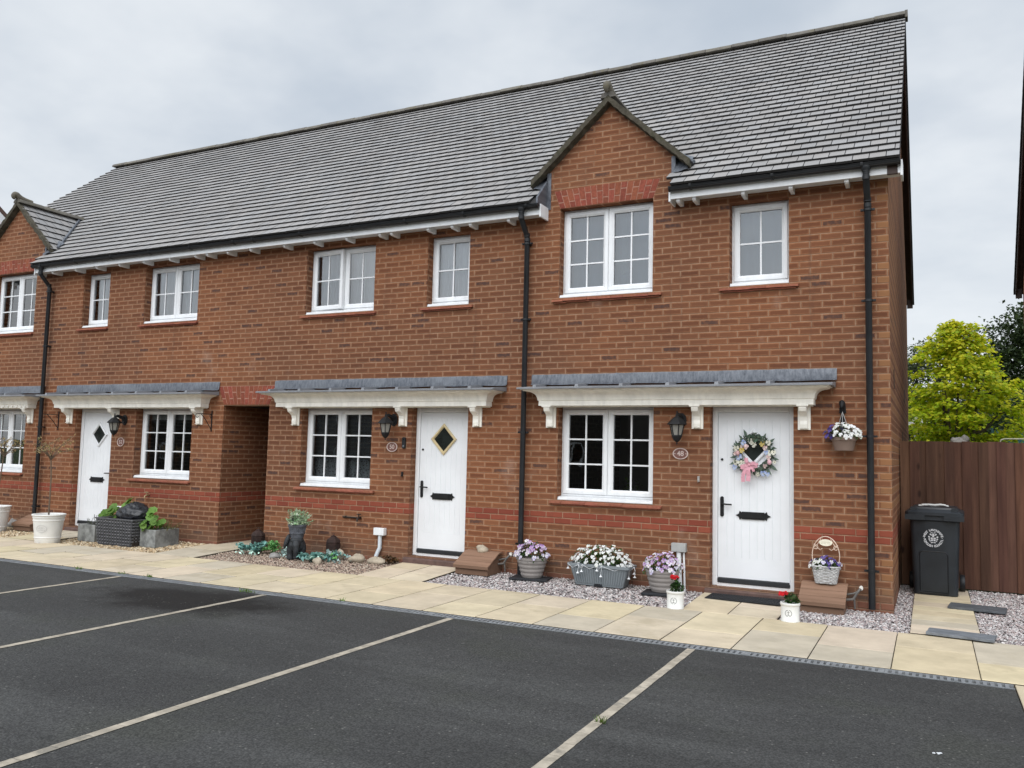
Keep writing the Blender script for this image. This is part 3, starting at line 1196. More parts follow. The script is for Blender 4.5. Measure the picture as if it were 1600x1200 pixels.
def gablet(house, xc, seed):
    """small gable standing on the front wall, with its own tiled roof"""
    hw, apex = 1.03, 6.01
    foot = 5.045
    s = (apex - foot) / hw
    L = sqrt(hw ** 2 + (apex - foot) ** 2)
    ymax = (apex - EAVE_Z) / SL + EAVE_Y
    r = MB()
    rows = 7
    gauge = L / rows
    for sd in (-1, 1):
        v = Vector((-sd * hw, 0, apex - foot)).normalized()
        nn = Vector((sd * (apex - foot), 0, hw)).normalized()
        yf = -.085
        u = Vector((0, 1, 0)) if sd > 0 else Vector((0, -1, 0))
        o = Vector((xc + sd * hw, yf, foot)) if sd > 0 else Vector((xc + sd * hw, ymax + .4, foot))
        n_u = int((ymax + .6 - yf) / .165) + 2

        def keep(c, a0, a1, o=o, u=u):
            ya, yb2 = (o + u * a0).y, (o + u * a1).y
            lo, hi = min(ya, yb2), max(ya, yb2)
            if c.z < roofz(c.y) - .03 or hi < yf or lo > ymax + .3:
                return None
            if lo < yf:
                if sd > 0:
                    a0 = max(a0, 0)
                else:
                    a1 = min(a1, ymax + .4 - yf)
            return (a0, a1) if a1 - a0 > .02 else None
        tiles(r, o, u, v, nn, .165, rows, gauge, keep, n_u, seed + sd)
    r.curmat = 0
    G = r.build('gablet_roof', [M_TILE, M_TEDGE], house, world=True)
    q = MB()
    ridge_roll(q, (xc, -.10, apex + .035), (xc, ymax + .12, apex + .035), .10, .42, .8, seed)
    q.curcol = (.9, .88, .8)
    sc = []                                               # scrolled end tile
    for k in range(13):
        t = k / 12
        sc.append((xc, -.10 + .30 * (1 - t) - .015 - (.05 * sin(pi * t)), apex + .075 + .085 * t ** 1.5))
    for k in range(9):
        a = pi * .9 * k / 8
        sc.append((xc, -.125 - .045 * sin(a) + .0, apex + .115 + .045 * cos(a)))
    q.tube(sc, [.062 - .004 * (k / 12) for k in range(13)] + [.056, .054, .05, .046, .042, .037, .032, .026, .018], 8)
    q.build('ridge', M_RIDGE, G, world=True, smooth=50)
    e = MB()                                              # mortar-bedded verge, uneven and mossy
    R = random.Random(seed)
    for sd in (-1, 1):
        n = 26
        rings = []
        for k in range(n + 1):
            t = k / n
            x = xc + sd * (hw + .01) * (1 - t)
            z = foot + (apex - foot) * t
            j = R.uniform(-.012, .012)
            step = .012 * ((t * rows) % 1)
            up = .05 - step
            rings.append([(x, -.105 + j * .5, z - .042 + j), (x, -.105 + j * .5, z + up), (x, -.03, z + up), (x, -.0, z - .06 + j * .4)])
        e.curcol = (1, 1, 1)
        e.loft(rings, True, True)
    e.build('verge', M_VERGE, G, world=True)
    w = MB()
    hb = .84
    zt = lambda x: apex - abs(x - xc) * s - .02
    w.face([(xc - hb, 0, 4.70), (xc + hb, 0, 4.70), (xc + hb, 0, zt(xc + hb)), (xc, 0, apex - .02), (xc - hb, 0, zt(xc - hb))])
    for sd in (-1, 1):
        x = xc + sd * hb
        w.face([(x, 0, 4.60), (x, 0, zt(x)), (x, .55, zt(x)), (x, .55, 4.6)][::sd])
    w.build('gablet_wall', M_BRICK, house, world=True)
    l = MB()
    for sd in (-1, 1):                                    # lead soakers where the gable meets the roof
        x = xc + sd * hb
        l.box(min(x, x + sd * .006), max(x, x + sd * .006), -.02, .5, roofz(0) - .30, zt(x) - .03)
        if sd < 0:
            l.prism([(-.30, roofz(-.30) - .03), (-.30, roofz(-.30) + .05), (.02, roofz(0) + .12), (.02, 4.60)], 'x', min(x + sd * .004, x + sd * .03), max(x + sd * .004, x + sd * .03))
        l.box(min(x - sd * .045, x + sd * .006), max(x - sd * .045, x + sd * .006), -.009, -.002, 4.70, zt(x) - .02)
        a, c = x, x + sd * .17
        rings = []
        for i in range(6):
            t = i / 5
            xx = a + (c - a) * t
            rings.append([(xx, -.09, roofz(-.09) + .05 - .012 * sin(t * 5)), (xx, 0.0, roofz(0) + .055 + .02 * (1 - t)), (xx, .22, roofz(.22) + .055 + .06 * (1 - t))])
        l.loft(rings, False, False)
    # open lead valleys
    for sd in (-1, 1):
        p0 = Vector((xc + sd * (hw + .02), (foot - EAVE_Z) / SL + EAVE_Y, foot + .062))
        p1 = Vector((xc, ymax, apex + .065))
        l.tube([p0, p1], .022, 6)
    l.build('lead_soaker', M_LEAD, G, world=True)


def house_shell(house, xa, xb, holes, gap=(), endL=False, endR=False, room=None, seed=0):
    """brick walls and the tiled roof over xa..xb; gap = x-range cut out of the eaves for the gablet"""
    w = MB()
    wall_front(w, xa, xb, -.2, 4.70, holes)
    z1 = 4.66
    w.face([(xa, DEPTH, -.2), (xa, DEPTH, z1), (xb, DEPTH, z1), (xb, DEPTH, -.2)])
    for (x, on) in ((xa, endL), (xb, endR)):
        if on:
            w.face([(x, 0, -.2), (x, DEPTH, -.2), (x, DEPTH, roofz(0) - .25), (x, DEPTH - .0, 4.72), (x, RIDGE_Y, RIDGE_Z - .12), (x, 0, 4.82)])
        else:
            xx = x + (.004 if x == xa else -.004)
            zb = 2.21 if abs(x + 9.033) < .01 else -.2
            w.face([(xx, .3, zb), (xx, DEPTH, zb), (xx, DEPTH, 4.7), (xx, RIDGE_Y, RIDGE_Z - .15), (xx, .3, 4.8)])
    w.build('wall', M_BRICK, house, world=True)
    i = MB()
    ra, rb = room or (xa + .01, xb - .01)
    for z in (2.50, 4.62):
        i.box(ra, rb, .31, DEPTH - .05, z, z + .05)
    i.face([(ra, 3.6, .1), (rb, 3.6, .1), (rb, 3.6, 4.6), (ra, 3.6, 4.6)])
    i.build('room', M_INT, house, world=True)
    L = sqrt((RIDGE_Y - EAVE_Y) ** 2 + (RIDGE_Z - EAVE_Z) ** 2)
    v = Vector((0, RIDGE_Y - EAVE_Y, RIDGE_Z - EAVE_Z)).normalized()
    nn = Vector((0, -v.z, v.y))
    rows = 31
    r = MB()
    va, vb = (-.13 if endL else 0), (.13 if endR else 0)
    XA, XB = xa + va, xb + vb
    ox = -20 * .165 * 10

    def keep(c, a0, a1):
        lo, hi = ox + a0, ox + a1
        m = (lo + hi) / 2
        if not endL and m < xa or not endR and m >= xb:
            return None
        if endL:
            lo = max(lo, XA)
        if endR:
            hi = min(hi, XB)
        if gap and c.y < .12:
            if gap[0] < m < gap[1]:
                return None
        return (lo - ox, hi - ox) if hi - lo > .03 else None
    i0 = int((xa - ox) / .165) - 2
    n = int((xb - xa) / .165) + 5
    base = ox + i0 * .165
    oo = (base, EAVE_Y, EAVE_Z)
    ox = base
    tiles(r, oo, (1, 0, 0), v, nn, .165, rows, L / rows, keep, n, seed)
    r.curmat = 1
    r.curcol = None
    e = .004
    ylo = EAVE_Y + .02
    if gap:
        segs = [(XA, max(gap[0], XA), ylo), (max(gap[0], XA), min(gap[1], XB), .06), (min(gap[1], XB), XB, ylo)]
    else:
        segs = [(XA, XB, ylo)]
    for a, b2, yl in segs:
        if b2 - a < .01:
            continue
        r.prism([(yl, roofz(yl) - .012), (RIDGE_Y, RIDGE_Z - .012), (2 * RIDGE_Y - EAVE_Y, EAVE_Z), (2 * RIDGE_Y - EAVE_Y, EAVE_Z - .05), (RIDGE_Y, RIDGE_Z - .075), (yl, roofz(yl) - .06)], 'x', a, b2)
    # rear slope seen only along the verge: same courses, coarser
    r.curmat = 0
    r.curcol = (.95, .95, .95)
    nr = 33
    for k in range(nr):
        y0 = RIDGE_Y + (RIDGE_Y - EAVE_Y) * k / nr
        y1 = RIDGE_Y + (RIDGE_Y - EAVE_Y) * (k + 1) / nr
        z0 = RIDGE_Z - (y0 - RIDGE_Y) * SL
        z2 = RIDGE_Z - (y1 - RIDGE_Y) * SL
        r.prism([(y0, z0 + .008), (y1, z2 + .036), (y1, z2 + .006), (y0, z0 - .006)], 'x', XA, XB)
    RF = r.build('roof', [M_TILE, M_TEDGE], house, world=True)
    q = MB()
    ridge_roll(q, (XA if endL else xa, RIDGE_Y, RIDGE_Z + .03), (XB if endR else xb, RIDGE_Y, RIDGE_Z + .03), .125, .45, .75, seed)
    if endR:
        q.curcol = (.9, .9, .9)
        q.box(XB - .01, XB + .03, RIDGE_Y - .09, RIDGE_Y + .09, RIDGE_Z - .02, RIDGE_Z + .09)
    q.build('ridge', M_RIDGE, RF, world=True, smooth=50)
    for (x, on, sd) in ((xa, endL, -1), (xb, endR, 1)):
        if on:
            m = MB()
            for yo in (1, -1):
                Y = lambda y: y if yo == 1 else 2 * RIDGE_Y - y
                a, b2 = x + sd * .001, x + sd * .105
                for (p, q2, t0, t1) in ((a, b2, .05, .075), (b2 - sd * .022, b2, .075, .20)):
                    y0, y1 = EAVE_Y + .12, RIDGE_Y
                    m.prism([(Y(y0), roofz(y0) - t1), (Y(y1), RIDGE_Z - t1), (Y(y1), RIDGE_Z - t0), (Y(y0), roofz(y0) - t0)], 'x', min(p, q2), max(p, q2))
            for ys in (EAVE_Y + .12, 2 * RIDGE_Y - EAVE_Y - .12):
                m.box(min(x + sd * .002, x + sd * .104), max(x + sd * .002, x + sd * .104), ys - .02, ys + .02, 4.58, roofz(EAVE_Y + .12) - .06)
            m.build('bargeboard', M_BARGE, RF, world=True)


def wall_lantern(loc, label):
    t = thing('wall_lantern', label, 'lantern', loc, 0, 'wall lanterns beside the front doors')
    # local: wall at y=0, lantern hangs out at y=-.16
    b = MB()
    n = 10
    b.prism([(.06 * cos(2 * pi * k / n) * 1.0, .088 * sin(2 * pi * k / n)) for k in range(n)], 'y', -.024, -.001)
    b.prism([(.034 * cos(2 * pi * k / n), .055 * sin(2 * pi * k / n)) for k in range(n)], 'y', -.04, -.02)
    b.build('wall_plate', M_BLACKMT, t, bevel=.004)
    a = MB()
    a.tube([(0, -.03, .01), (0, -.07, .04), (0, -.15, .06), (0, -.205, .045), (0, -.205, .01)], [.032, .028, .024, .02, .016], 8)
    a.build('arm', M_BLACKMT, t, smooth=60)
    c = (0, -.205, 0)
    r = MB()
    r.lathe([(.012, .07), (.014, .045), (.008, .04), (.026, .03), (.048, .012), (.094, -.045), (.098, -.054), (.088, -.060)], c, 6)
    r.lathe([(.006, .1), (.009, .085), (.004, .07)], c, 8)
    r.v = [(p[0] * 1.2, c[1] + (p[1] - c[1]) * 1.2, p[2]) for p in r.v]
    r.build('cap', M_BLACKMT, t)
    g = MB()
    g.lathe([(.080, -.057), (.046, -.205)], c, 6)
    g.build('lantern_glass', M_FROST, t)
    f = MB()
    for k in range(6):
        an = 2 * pi * k / 6
        f.tube([(c[0] + .084 * cos(an), c[1] + .084 * sin(an), -.055), (c[0] + .049 * cos(an), c[1] + .049 * sin(an), -.205)], .0065, 5)
    f.build('cage', M_BLACKMT, t)
    q = MB()
    q.lathe([(.06, -.178), (.062, -.19), (.040, -.235), (.014, -.258), (.006, -.262), (.009, -.275), (.003, -.29)], c, 6)
    q.build('base', M_BLACKMT, t)
    return t


M_PLAQUE = simple('brown_plaque', (.165, .075, .06), .6, .15, 20)
M_PLAQ_RIM = simple('pale_plaque_rim', (.55, .44, .40), .6, .1, 20)


def plaque(loc, num, label, r=(.092, .066), dots=True):
    t = thing('number_plaque', label, 'number plaque', loc, 0, 'number plaques beside the front doors')
    n = 28
    E2 = lambda k, y: [(r[0] * k * cos(2 * pi * i / n), y, r[1] * k * sin(2 * pi * i / n)) for i in range(n)]
    b = MB()
    b.loft([E2(.97, -.001), E2(.97, -.008)], True, True)
    b.build('plate', M_PLAQUE, t)
    q = MB()
    q.loft([E2(1.0, -.001), E2(1.0, -.012), E2(.88, -.012), E2(.86, -.0085)], True, False)
    q.build('rim', M_PLAQ_RIM, t)
    l = MB()
    M = Matrix.Translation((0, -.0095, 0)) @ Matrix.Rotation(pi / 2, 4, 'X')
    text_geo(l, num, .082, M, bold=.0012)
    if dots:
        for s in (-1, 1):
            l.face([(s * .066 + .008 * cos(2 * pi * k / 4), -.0095, .008 * sin(2 * pi * k / 4)) for k in range(4)])
    l.build('number', M_PLAQ_RIM, t)
    return t


GSEL = lambda xc: (xc - .86, xc + .86)
# ---- house 48: the right-hand end of the terrace
H48 = thing('terraced_house', 'end house of the terrace with wreath on its white door, number 48', 'house', (-2.1, 0, 0), 0, 'houses of the brick terrace')
o48 = [(-3.815, -2.582, .985, 2.15), (-1.905, -.985, .10, 2.15), (-3.84, -2.61, 3.535, 4.695), (-1.69, -1.028, 3.535, 4.53)]
house_shell(H48, -4.262, 0.0, o48, (-3.18 - .87, -3.18 + .87), endR=True, seed=11)
window(H48, -3.815, -2.582, .985, 2.15, 2, 3)
window(H48, -3.84, -2.61, 3.535, 4.695, 2, 3)
window(H48, -1.69, -1.028, 3.535, 4.53, 1, 2)
door(H48, -1.905, -.985, .10, 2.15, 'left')
brick_sill(H48, -3.90, -2.47, .945, 1, .003)
brick_sill(H48, -3.92, -2.49, 3.487, 2, .006)
brick_sill(H48, -1.80, -.92, 3.487, 3)
arch(H48, -3.84, -2.61, 4.696, .235, .085, 4)
gablet(H48, -3.18, 21)
canopy(H48, -4.22, -.55, (-3.91, -2.05, -.87), seed=1)
eaves(H48, -2.33, .13, (-2.25, -2.06, -1.5, -.98, -.40), capa=True, capb=True)
downpipe(H48, -.2)
for y, z in ((.91, 2.51), (5.43, 2.63), (3.99, 1.89)):    # slotted vents in the gable wall
    b = MB()
    b.box(.001, .006, y - .035, y + .035, z - .11, z + .11)
    b.build('wall_vent', M_BLACKPL, H48, world=True)
# ---- house 50
H50 = thing('terraced_house', 'brick house between the covered passage and the long black downpipe, number 50', 'house', (-6.6, 0, 0), 0, 'houses of the brick terrace')
o50 = [(-7.93, -6.67, 1.0, 2.15), (-6.0, -5.118, .135, 2.15), (-7.96, -6.715, 3.535, 4.53), (-5.825, -5.16, 3.535, 4.53), (-9.5, -8.57, -.2, 2.19)]
house_shell(H50, -9.033, -4.262, o50, room=(-8.55, -4.28), seed=12)
window(H50, -7.93, -6.67, 1.0, 2.15, 2, 3)
window(H50, -7.96, -6.715, 3.535, 4.53, 2, 2, ajar=radians(5))
window(H50, -5.825, -5.16, 3.535, 4.53, 1, 2)
door(H50, -6.0, -5.118, .135, 2.15, 'left', cream=True)
brick_sill(H50, -8.0, -6.58, .955, 5, .001)
brick_sill(H50, -8.02, -6.66, 3.487, 6, .001)
brick_sill(H50, -5.9, -5.08, 3.487, 7, .001)
canopy(H50, -8.50, -4.56, (-8.04, -6.14, -4.97), seed=2)
eaves(H50, -9.033, -4.03, (-8.92, -8.26, -7.68, -7.1, -6.52, -6.32, -5.72, -5.34, -5.06, -4.49), capb=True)
downpipe(H50, -4.262)
# ---- house 52
H52 = thing('terraced_house', 'brick house left of the covered passage behind the wicker planter, number 52', 'house', (-11.4, 0, 0), 0, 'houses of the brick terrace')
o52 = [(-11.46, -10.17, 1.0, 2.15), (-12.98, -12.037, .12, 2.15), (-11.43, -10.186, 3.57, 4.54), (-12.99, -12.31, 3.57, 4.54), (-9.5, -8.57, -.2, 2.19)]
house_shell(H52, -13.805, -9.033, o52, room=(-13.79, -9.52), seed=13)
window(H52, -11.46, -10.17, 1.0, 2.15, 2, 3)
window(H52, -11.43, -10.186, 3.57, 4.54, 2, 2)
window(H52, -12.99, -12.31, 3.57, 4.54, 1, 2)
door(H52, -12.98, -12.037, .12, 2.15, 'right')
brick_sill(H52, -11.55, -10.14, .955, 8, .001)
brick_sill(H52, -11.5, -10.15, 3.52, 9, .001)
brick_sill(H52, -13.06, -12.28, 3.52, 10, .001)
arch(H52, -9.5, -8.57, 2.20, .29, .13, 12, .0)
canopy(H52, -13.55, -9.62, (-13.12, -11.93, -10.0), seed=3)
eaves(H52, -14.03, -9.033, (-13.6, -12.98, -12.44, -11.86, -11.27, -10.67, -10.09, -9.83, -9.4), capa=True)
downpipe(H52, -13.805)
b = MB()                                                  # the passage itself: flank walls and ceiling
b.face([(-9.5, .3, -.2), (-9.5, .3, 2.19), (-9.5, 6, 2.19), (-9.5, 6, -.2)][::-1])
b.face([(-8.57, .3, -.2), (-8.57, .3, 2.19), (-8.57, 6, 2.19), (-8.57, 6, -.2)])
b.face([(-9.5, 6, -.2), (-8.57, 6, -.2), (-8.57, 6, 2.19), (-9.5, 6, 2.19)])
b.build('passage_wall', M_BRICK, H52, world=True)
b = MB()
b.box(-9.5, -8.57, .008, 6, 2.192, 2.2)
b.build('passage_ceiling', M_BLACKPL, H52, world=True)
# ---- house 54: the left-hand end, mirror image of 48
H54 = thing('terraced_house', 'end house of the terrace cut by the left edge, small gable beside the downpipe', 'house', (-15.7, 0, 0), 0, 'houses of the brick terrace')
o54 = [(-15.60, -14.35, .985, 2.15), (-17.0, -16.1, .10, 2.15), (-15.58, -14.315, 3.56, 4.695), (-17.1, -16.5, 3.56, 4.52)]
house_shell(H54, -17.6, -13.805, o54, (-14.92 - .87, -14.92 + .87), endL=True, seed=14)
window(H54, -15.60, -14.35, .985, 2.15, 2, 3)
window(H54, -15.58, -14.315, 3.56, 4.695, 2, 3)
window(H54, -17.1, -16.5, 3.56, 4.52, 1, 2)
door(H54, -17.0, -16.1, .10, 2.15, 'right')
brick_sill(H54, -15.7, -14.33, .945, 13, .001)
brick_sill(H54, -15.6, -14.3, 3.512, 14, .001)
arch(H54, -15.58, -14.315, 4.70, .235, .085, 15)
gablet(H54, -14.92, 31)
canopy(H54, -17.5, -13.87, (-14.2, -16.05, -17.1), dentils=True, seed=4)
eaves(H54, -17.73, -15.79, (-16, -16.6), capa=True, capb=True)

# ---------------------------------------------------------------- fittings on the walls
wall_lantern((-2.24, 0, 1.985), 'black wall lantern above the oval plaque numbered 48')
wall_lantern((-6.29, 0, 1.975), 'black wall lantern between the net-curtained window and the gold-diamond door')
wall_lantern((-11.72, 0, 1.955), 'black wall lantern beside the door behind the stone planters')
plaque((-2.25, -.001, 1.595), '48', 'oval brown plaque reading 48 under the wall lantern')
plaque((-6.31, -.001, 1.60), '50', 'oval brown plaque reading 50 beside the black doorbell', (.088, .066), False)
plaque((-11.79, -.001, 1.585), '52', 'small oval brown plaque reading 52 left of the window', (.082, .074), False)

t = thing('doorbell', 'black video doorbell on the brick beside plaque 50', 'doorbell', (-6.11, 0, 1.66))
b = MB()
b.prism([(.028 * cos(a) , (.058 if sin(a) > 0 else -.058) + .02 * sin(a)) for a in [2 * pi * k / 16 for k in range(16)]], 'y', -.028, -.001)
b.build('body', M_BLACKPL, t, bevel=.003)
b = MB()
b.lathe([(.014, 0), (.014, .004), (.01, .006)], n=14)
b.v = [(p[0], -.028 - p[2], p[1] - .045) for p in b.v]
b.build('button', simple('bell_button', (.12, .13, .14), .3), t)
b = MB()
b.lathe([(.009, 0), (.009, .004)], n=12)
b.v = [(p[0], -.028 - p[2], p[1] + .045) for p in b.v]
b.build('lens', M_DARKGLASS, t)

b = MB()
b.box(-.012, .012, -.02, -.001, -.035, .03)
b.tube([(0, -.015, -.03), (0, -.04, -.035), (0, -.045, -.015)], .005, 6)
tag(b.build('wall_hook', simple('steel_hook', (.42, .40, .38), .4, metal=.6), bevel=.003), 'small steel hook on the brick left of door 48', 'hook').location = (-2.035, 0, 1.31)
b = MB()
b.box(-.012, .012, -.02, -.001, -.035, .03)
b.tube([(0, -.015, -.03), (0, -.035, -.035), (0, -.04, -.015)], .005, 6)
tag(b.build('wall_hook', M_BLACKMT, bevel=.003), 'small black hook on the brick below the doorbell', 'hook').location = (-6.125, 0, 1.235)


def wall_tap(loc, col, label, pipe):
    t = thing('outside_tap', label, 'tap', loc)
    m = simple('tap_metal_' + label.split()[0], col, .45, metal=.6)
    b = MB()
    b.tube([(0, -.002, 0), (0, -.05, 0), (0, -.08, -.012), (0, -.085, -.05)], [.016, .014, .013, .011], 8)
    b.build('spout', m, t, smooth=60)
    b = MB()
    b.tube([(0, -.05, 0), (0, -.05, .05)], .008, 6)
    b.box(-.04, .04, -.056, -.044, .045, .058)
    b.build('handle', m, t, bevel=.003)
    if pipe:
        b = MB()
        b.tube([(-.02, -.018, -.002), (-.30, -.018, 0)], .011, 8)
        b.box(-.26, -.24, -.03, -.001, -.014, .014)
        b.build('pipe', m, t)
    return t


wall_tap((-6.80, 0, .60), (.035, .028, .024), 'dark outside tap on a short pipe under the net-curtained window', True)
wall_tap((-11.05, 0, .73), (.30, .22, .12), 'brass outside tap on the red brick band under the left window', False)


def meter_cable(loc, label, boxm, trunk, bend):
    t = thing('meter_box', label, 'cable box', loc)
    b = MB()
    b.box(-.085, .085, -.075, -.001, -.05, .05)
    b.build('box', boxm, t, bevel=.006)
    b = MB()
    y = -.03
    if bend:
        pts = [(0, y, -.05), (0, y, -.22), (-.03, y - .035, -.33), (-.035, y - .04, -.46)]
    else:
        pts = [(-.005, y, -.05), (.0, y, -.25), (.02, y - .01, -.58)]
    b.tube(pts, .028, 8)
    if not bend:
        b.tube([(.05, y + .01, -.05), (.06, y, -.25), (.07, y - .005, -.58)], .012, 8)
    b.build('conduit', trunk, t, smooth=60)
    return t


meter_cable((-2.25, 0, .515), 'grey cable box with white conduit behind the lilac pot by door 48', simple('grey_box', (.34, .34, .33), .6), M_UPVC, False)
meter_cable((-6.44, 0, .435), 'white cable box with bent white conduit left of the gold-diamond door', M_UPVC, simple('pale_conduit', (.62, .66, .70), .45), True)

b = MB()
b.box(-.075, .075, -.05, -.001, -.055, .055)
tag(b.build('socket_box', M_UPVC, bevel=.008), 'white outdoor socket box behind the leafy plant by door 52', 'socket').location = (-11.66, 0, .47)


def scroll_bracket(loc, label, flip=1):
    t = thing('basket_bracket', label, 'bracket', loc, 0, 'empty hanging-basket brackets on house 52')
    b = MB()
    b.box(-.008, .008, -.012, -.001, -.27, .06)
    b.build('back_plate', M_BLACKMT, t)
    b = MB()
    b.tube([(0, -.008, 0), (0, -.30, .0)] + [(0, -.30 - .03 * sin(a), -.03 + .03 * cos(a)) for a in [pi * k / 6 for k in range(1, 9)]], .006, 6)
    b.tube([(0, -.008, -.24), (0, -.12, -.1), (0, -.22, -.005)], .006, 6)
    b.tube([(0, -.03 + .02 * cos(a), -.03 + .02 * sin(a)) for a in [2 * pi * k / 8 for k in range(8)]], .004, 5)
    b.build('arm', M_BLACKMT, t)
    return t


scroll_bracket((-9.74, 0, 2.05), 'black scroll bracket with nothing on it beside the passage arch')
scroll_bracket((-13.43, 0, 2.04), 'black scroll bracket with nothing on it beside the left downpipe')

# ---------------------------------------------------------------- curtains and what stands behind the panes


def curtain(name, label, x0, x1, z0, z1, y, fold, seed, cat='net curtain', m=None, lace=False):
    R = random.Random(seed)
    b = MB()
    n = 60
    lo, hi = [], []
    for i in range(n + 1):
        t = i / n
        x = x0 + (x1 - x0) * t
        yy = y + .018 * sin(t * fold * 6.28) + .008 * sin(t * fold * 2.3 * 6.28 + 1)
        hi.append((x, yy, z1))
        lo.append((x + .004 * sin(t * 40), yy + .006, z0 + (.03 * abs(sin(t * fold * 3.14 * 1.0)) if lace else 0)))
    b.curcol = (1, 1, 1)
    b.loft([hi, lo], False, False)
    return tag(b.build(name, m or M_CURTAIN), label, cat)


def lace_mat():
    m = bpy.data.materials.new('lace')
    m.use_nodes = True
    m.node_tree.nodes.clear()
    t = NT(m.node_tree)
    P = pos(t)
    vo = t.n('ShaderNodeTexVoronoi')
    vo.inputs['Scale'].default_value = 34
    t.put(vo.inputs['Vector'], P)
    x, y, z = t.xyz(P)
    low = t.ss(z, 1.12, 1.55, 1.0, .0)
    a = t.m('ADD', t.m('MULTIPLY', t.m('MULTIPLY', t.ss(vo.outputs['Distance'], .2, .45), low), .85), .20)
    d = t.n('ShaderNodeBsdfDiffuse')
    d.inputs[0].default_value = (.85, .87, .87, 1)
    tr = t.n('ShaderNodeBsdfTransparent')
    mx = t.n('ShaderNodeMixShader')
    t.put(mx.inputs[0], a)
    t.l.new(tr.outputs[0], mx.inputs[1])
    t.l.new(d.outputs[0], mx.inputs[2])
    t.l.new(mx.outputs[0], t.n('ShaderNodeOutputMaterial').inputs[0])
    return m


curtain('net_curtain', 'white net curtains behind the wide upstairs window left of the narrow curtained one', -7.95, -6.73, 3.57, 4.52, .245, 9, 1)
curtain('net_curtain', 'white net curtain behind the narrow upstairs window by the long downpipe', -5.82, -5.17, 3.57, 4.52, .245, 5, 2)
curtain('net_curtain', 'white net curtains behind the wide upstairs window above the left canopy', -11.42, -10.2, 3.6, 4.53, .245, 7, 3)
curtain('net_curtain', 'white net curtain behind the narrow upstairs window near the left downpipe', -12.9, -12.32, 3.6, 4.53, .245, 4, 4)
curtain('lace_curtain', 'lace-edged net curtain in the downstairs window by the covered passage', -7.92, -6.68, 1.12, 2.14, .25, 6, 5, m=lace_mat(), lace=True)
M_BLUEGREY = simple('room_blind', (.25, .335, .40), .8, .05, 3)  # cloth added behind the panes; its blue-grey stands for reflected sky
curtain('window_curtain', 'blue-grey curtain drawn behind the gable window above the 48 plaque', -3.83, -2.62, 3.54, 4.68, .27, 4, 7, cat='curtain', m=M_BLUEGREY)
curtain('window_curtain', 'blue-grey curtain drawn behind the small window upstairs on the right', -1.68, -1.03, 3.54, 4.52, .27, 2, 8, cat='curtain', m=M_BLUEGREY)
b = MB()
b.box(-11.44, -10.19, .25, .256, 1.98, 2.15)
b.tube([(-11.44, .253, 1.978), (-10.19, .253, 1.978)], .012, 6)
tag(b.build('window_blind', simple('cream_blind', (.62, .60, .54), .8)), 'cream roller blind rolled almost up in the window behind the wicker planter', 'blind')
M_LEAFG = leaf_mat('green_leaf', (.075, .15, .035))


def leaf_spray(b, c, r, n, R, size, cols, up=.5, flat=1.0):
    """n small leaf faces spread through an ellipsoid"""
    for _ in range(n):
        while True:
            p = Vector((R.uniform(-1, 1), R.uniform(-1, 1), R.uniform(-1, 1)))
            if p.length < 1:
                break
        q = Vector((c[0] + p.x * r[0], c[1] + p.y * r[1], c[2] + p.z * r[2]))
        one_leaf(b, q, R, size, cols, p, up, flat)


def one_leaf(b, q, R, size, cols, outward, up=.5, ar=.5):
    s = size * R.uniform(.6, 1.3)
    d = Vector((R.gauss(0, 1), R.gauss(0, 1), R.gauss(0, .7))) + Vector(outward) * .8
    d.normalize()
    nn = Vector((R.gauss(0, .6), R.gauss(0, .6), up + R.uniform(0, .6)))
    sd = d.cross(nn)
    if sd.length < .01:
        return
    sd.normalize()
    col = R.choice(cols)
    g = R.uniform(.75, 1.25)
    b.curcol = (col[0] * g, col[1] * g, col[2] * g)
    dn = Vector((0, 0, -.15 * s))
    b.face([q - d * s * .5, q + sd * s * ar * .5, q + d * s * .55 + dn, q - sd * s * ar * .5])


t = thing('house_plant', 'small leafy plant on the sill inside window 48 downstairs', 'plant', (-2.95, .33, 1.05))
R = random.Random(5)
b = MB()
leaf_spray(b, (.0, 0, .14), (.14, .07, .1), 60, R, .05, [(1, 1, 1), (1.4, 1.3, 1)], .5, .6)
b.build('leaves', M_LEAFG, t)
b = MB()
b.lathe([(.045, 0), (.06, .09), (.06, .1)], n=14)
b.build('pot', M_SHEET, t)
t = thing('flower_vase', 'white vase with white flowers behind the gable window', 'vase', (-3.02, .33, 3.56))
b = MB()
b.lathe([(.03, 0), (.045, .06), (.03, .14), (.02, .18), (.028, .21)], n=14)
b.build('vase', M_CREAM, t, smooth=True)
b = MB()
leaf_spray(b, (0, 0, .30), (.12, .06, .07), 70, R, .05, [(8, 5, 18), (7, 4.4, 16)], .5, .8)
b.build('flowers', M_LEAFG, t)

# ---------------------------------------------------------------- flowers in pots
M_PETAL = leaf_mat('petal', (1, 1, 1), .3, .6)
M_FOL = leaf_mat('pot_foliage', (.05, .095, .03), .25)
LILAC = [((.42, .24, .52), (.62, .48, .68)), ((.55, .40, .62), (.75, .68, .78)), ((.66, .56, .70), (.80, .76, .80)), ((.36, .20, .48), (.55, .40, .62))]
WHITE = [((.84, .84, .83), (.84, .84, .82)), ((.82, .82, .82), (.80, .81, .74))]
DEEP = [((.025, .016, .09), (.045, .028, .14)), ((.065, .045, .22), (.13, .095, .33))]
PALE = [((.55, .50, .72), (.72, .70, .80)), ((.74, .73, .80), (.6, .56, .74))]
RED = [((.55, .006, .012), (.42, .004, .01)), ((.62, .012, .02), (.5, .006, .012))]


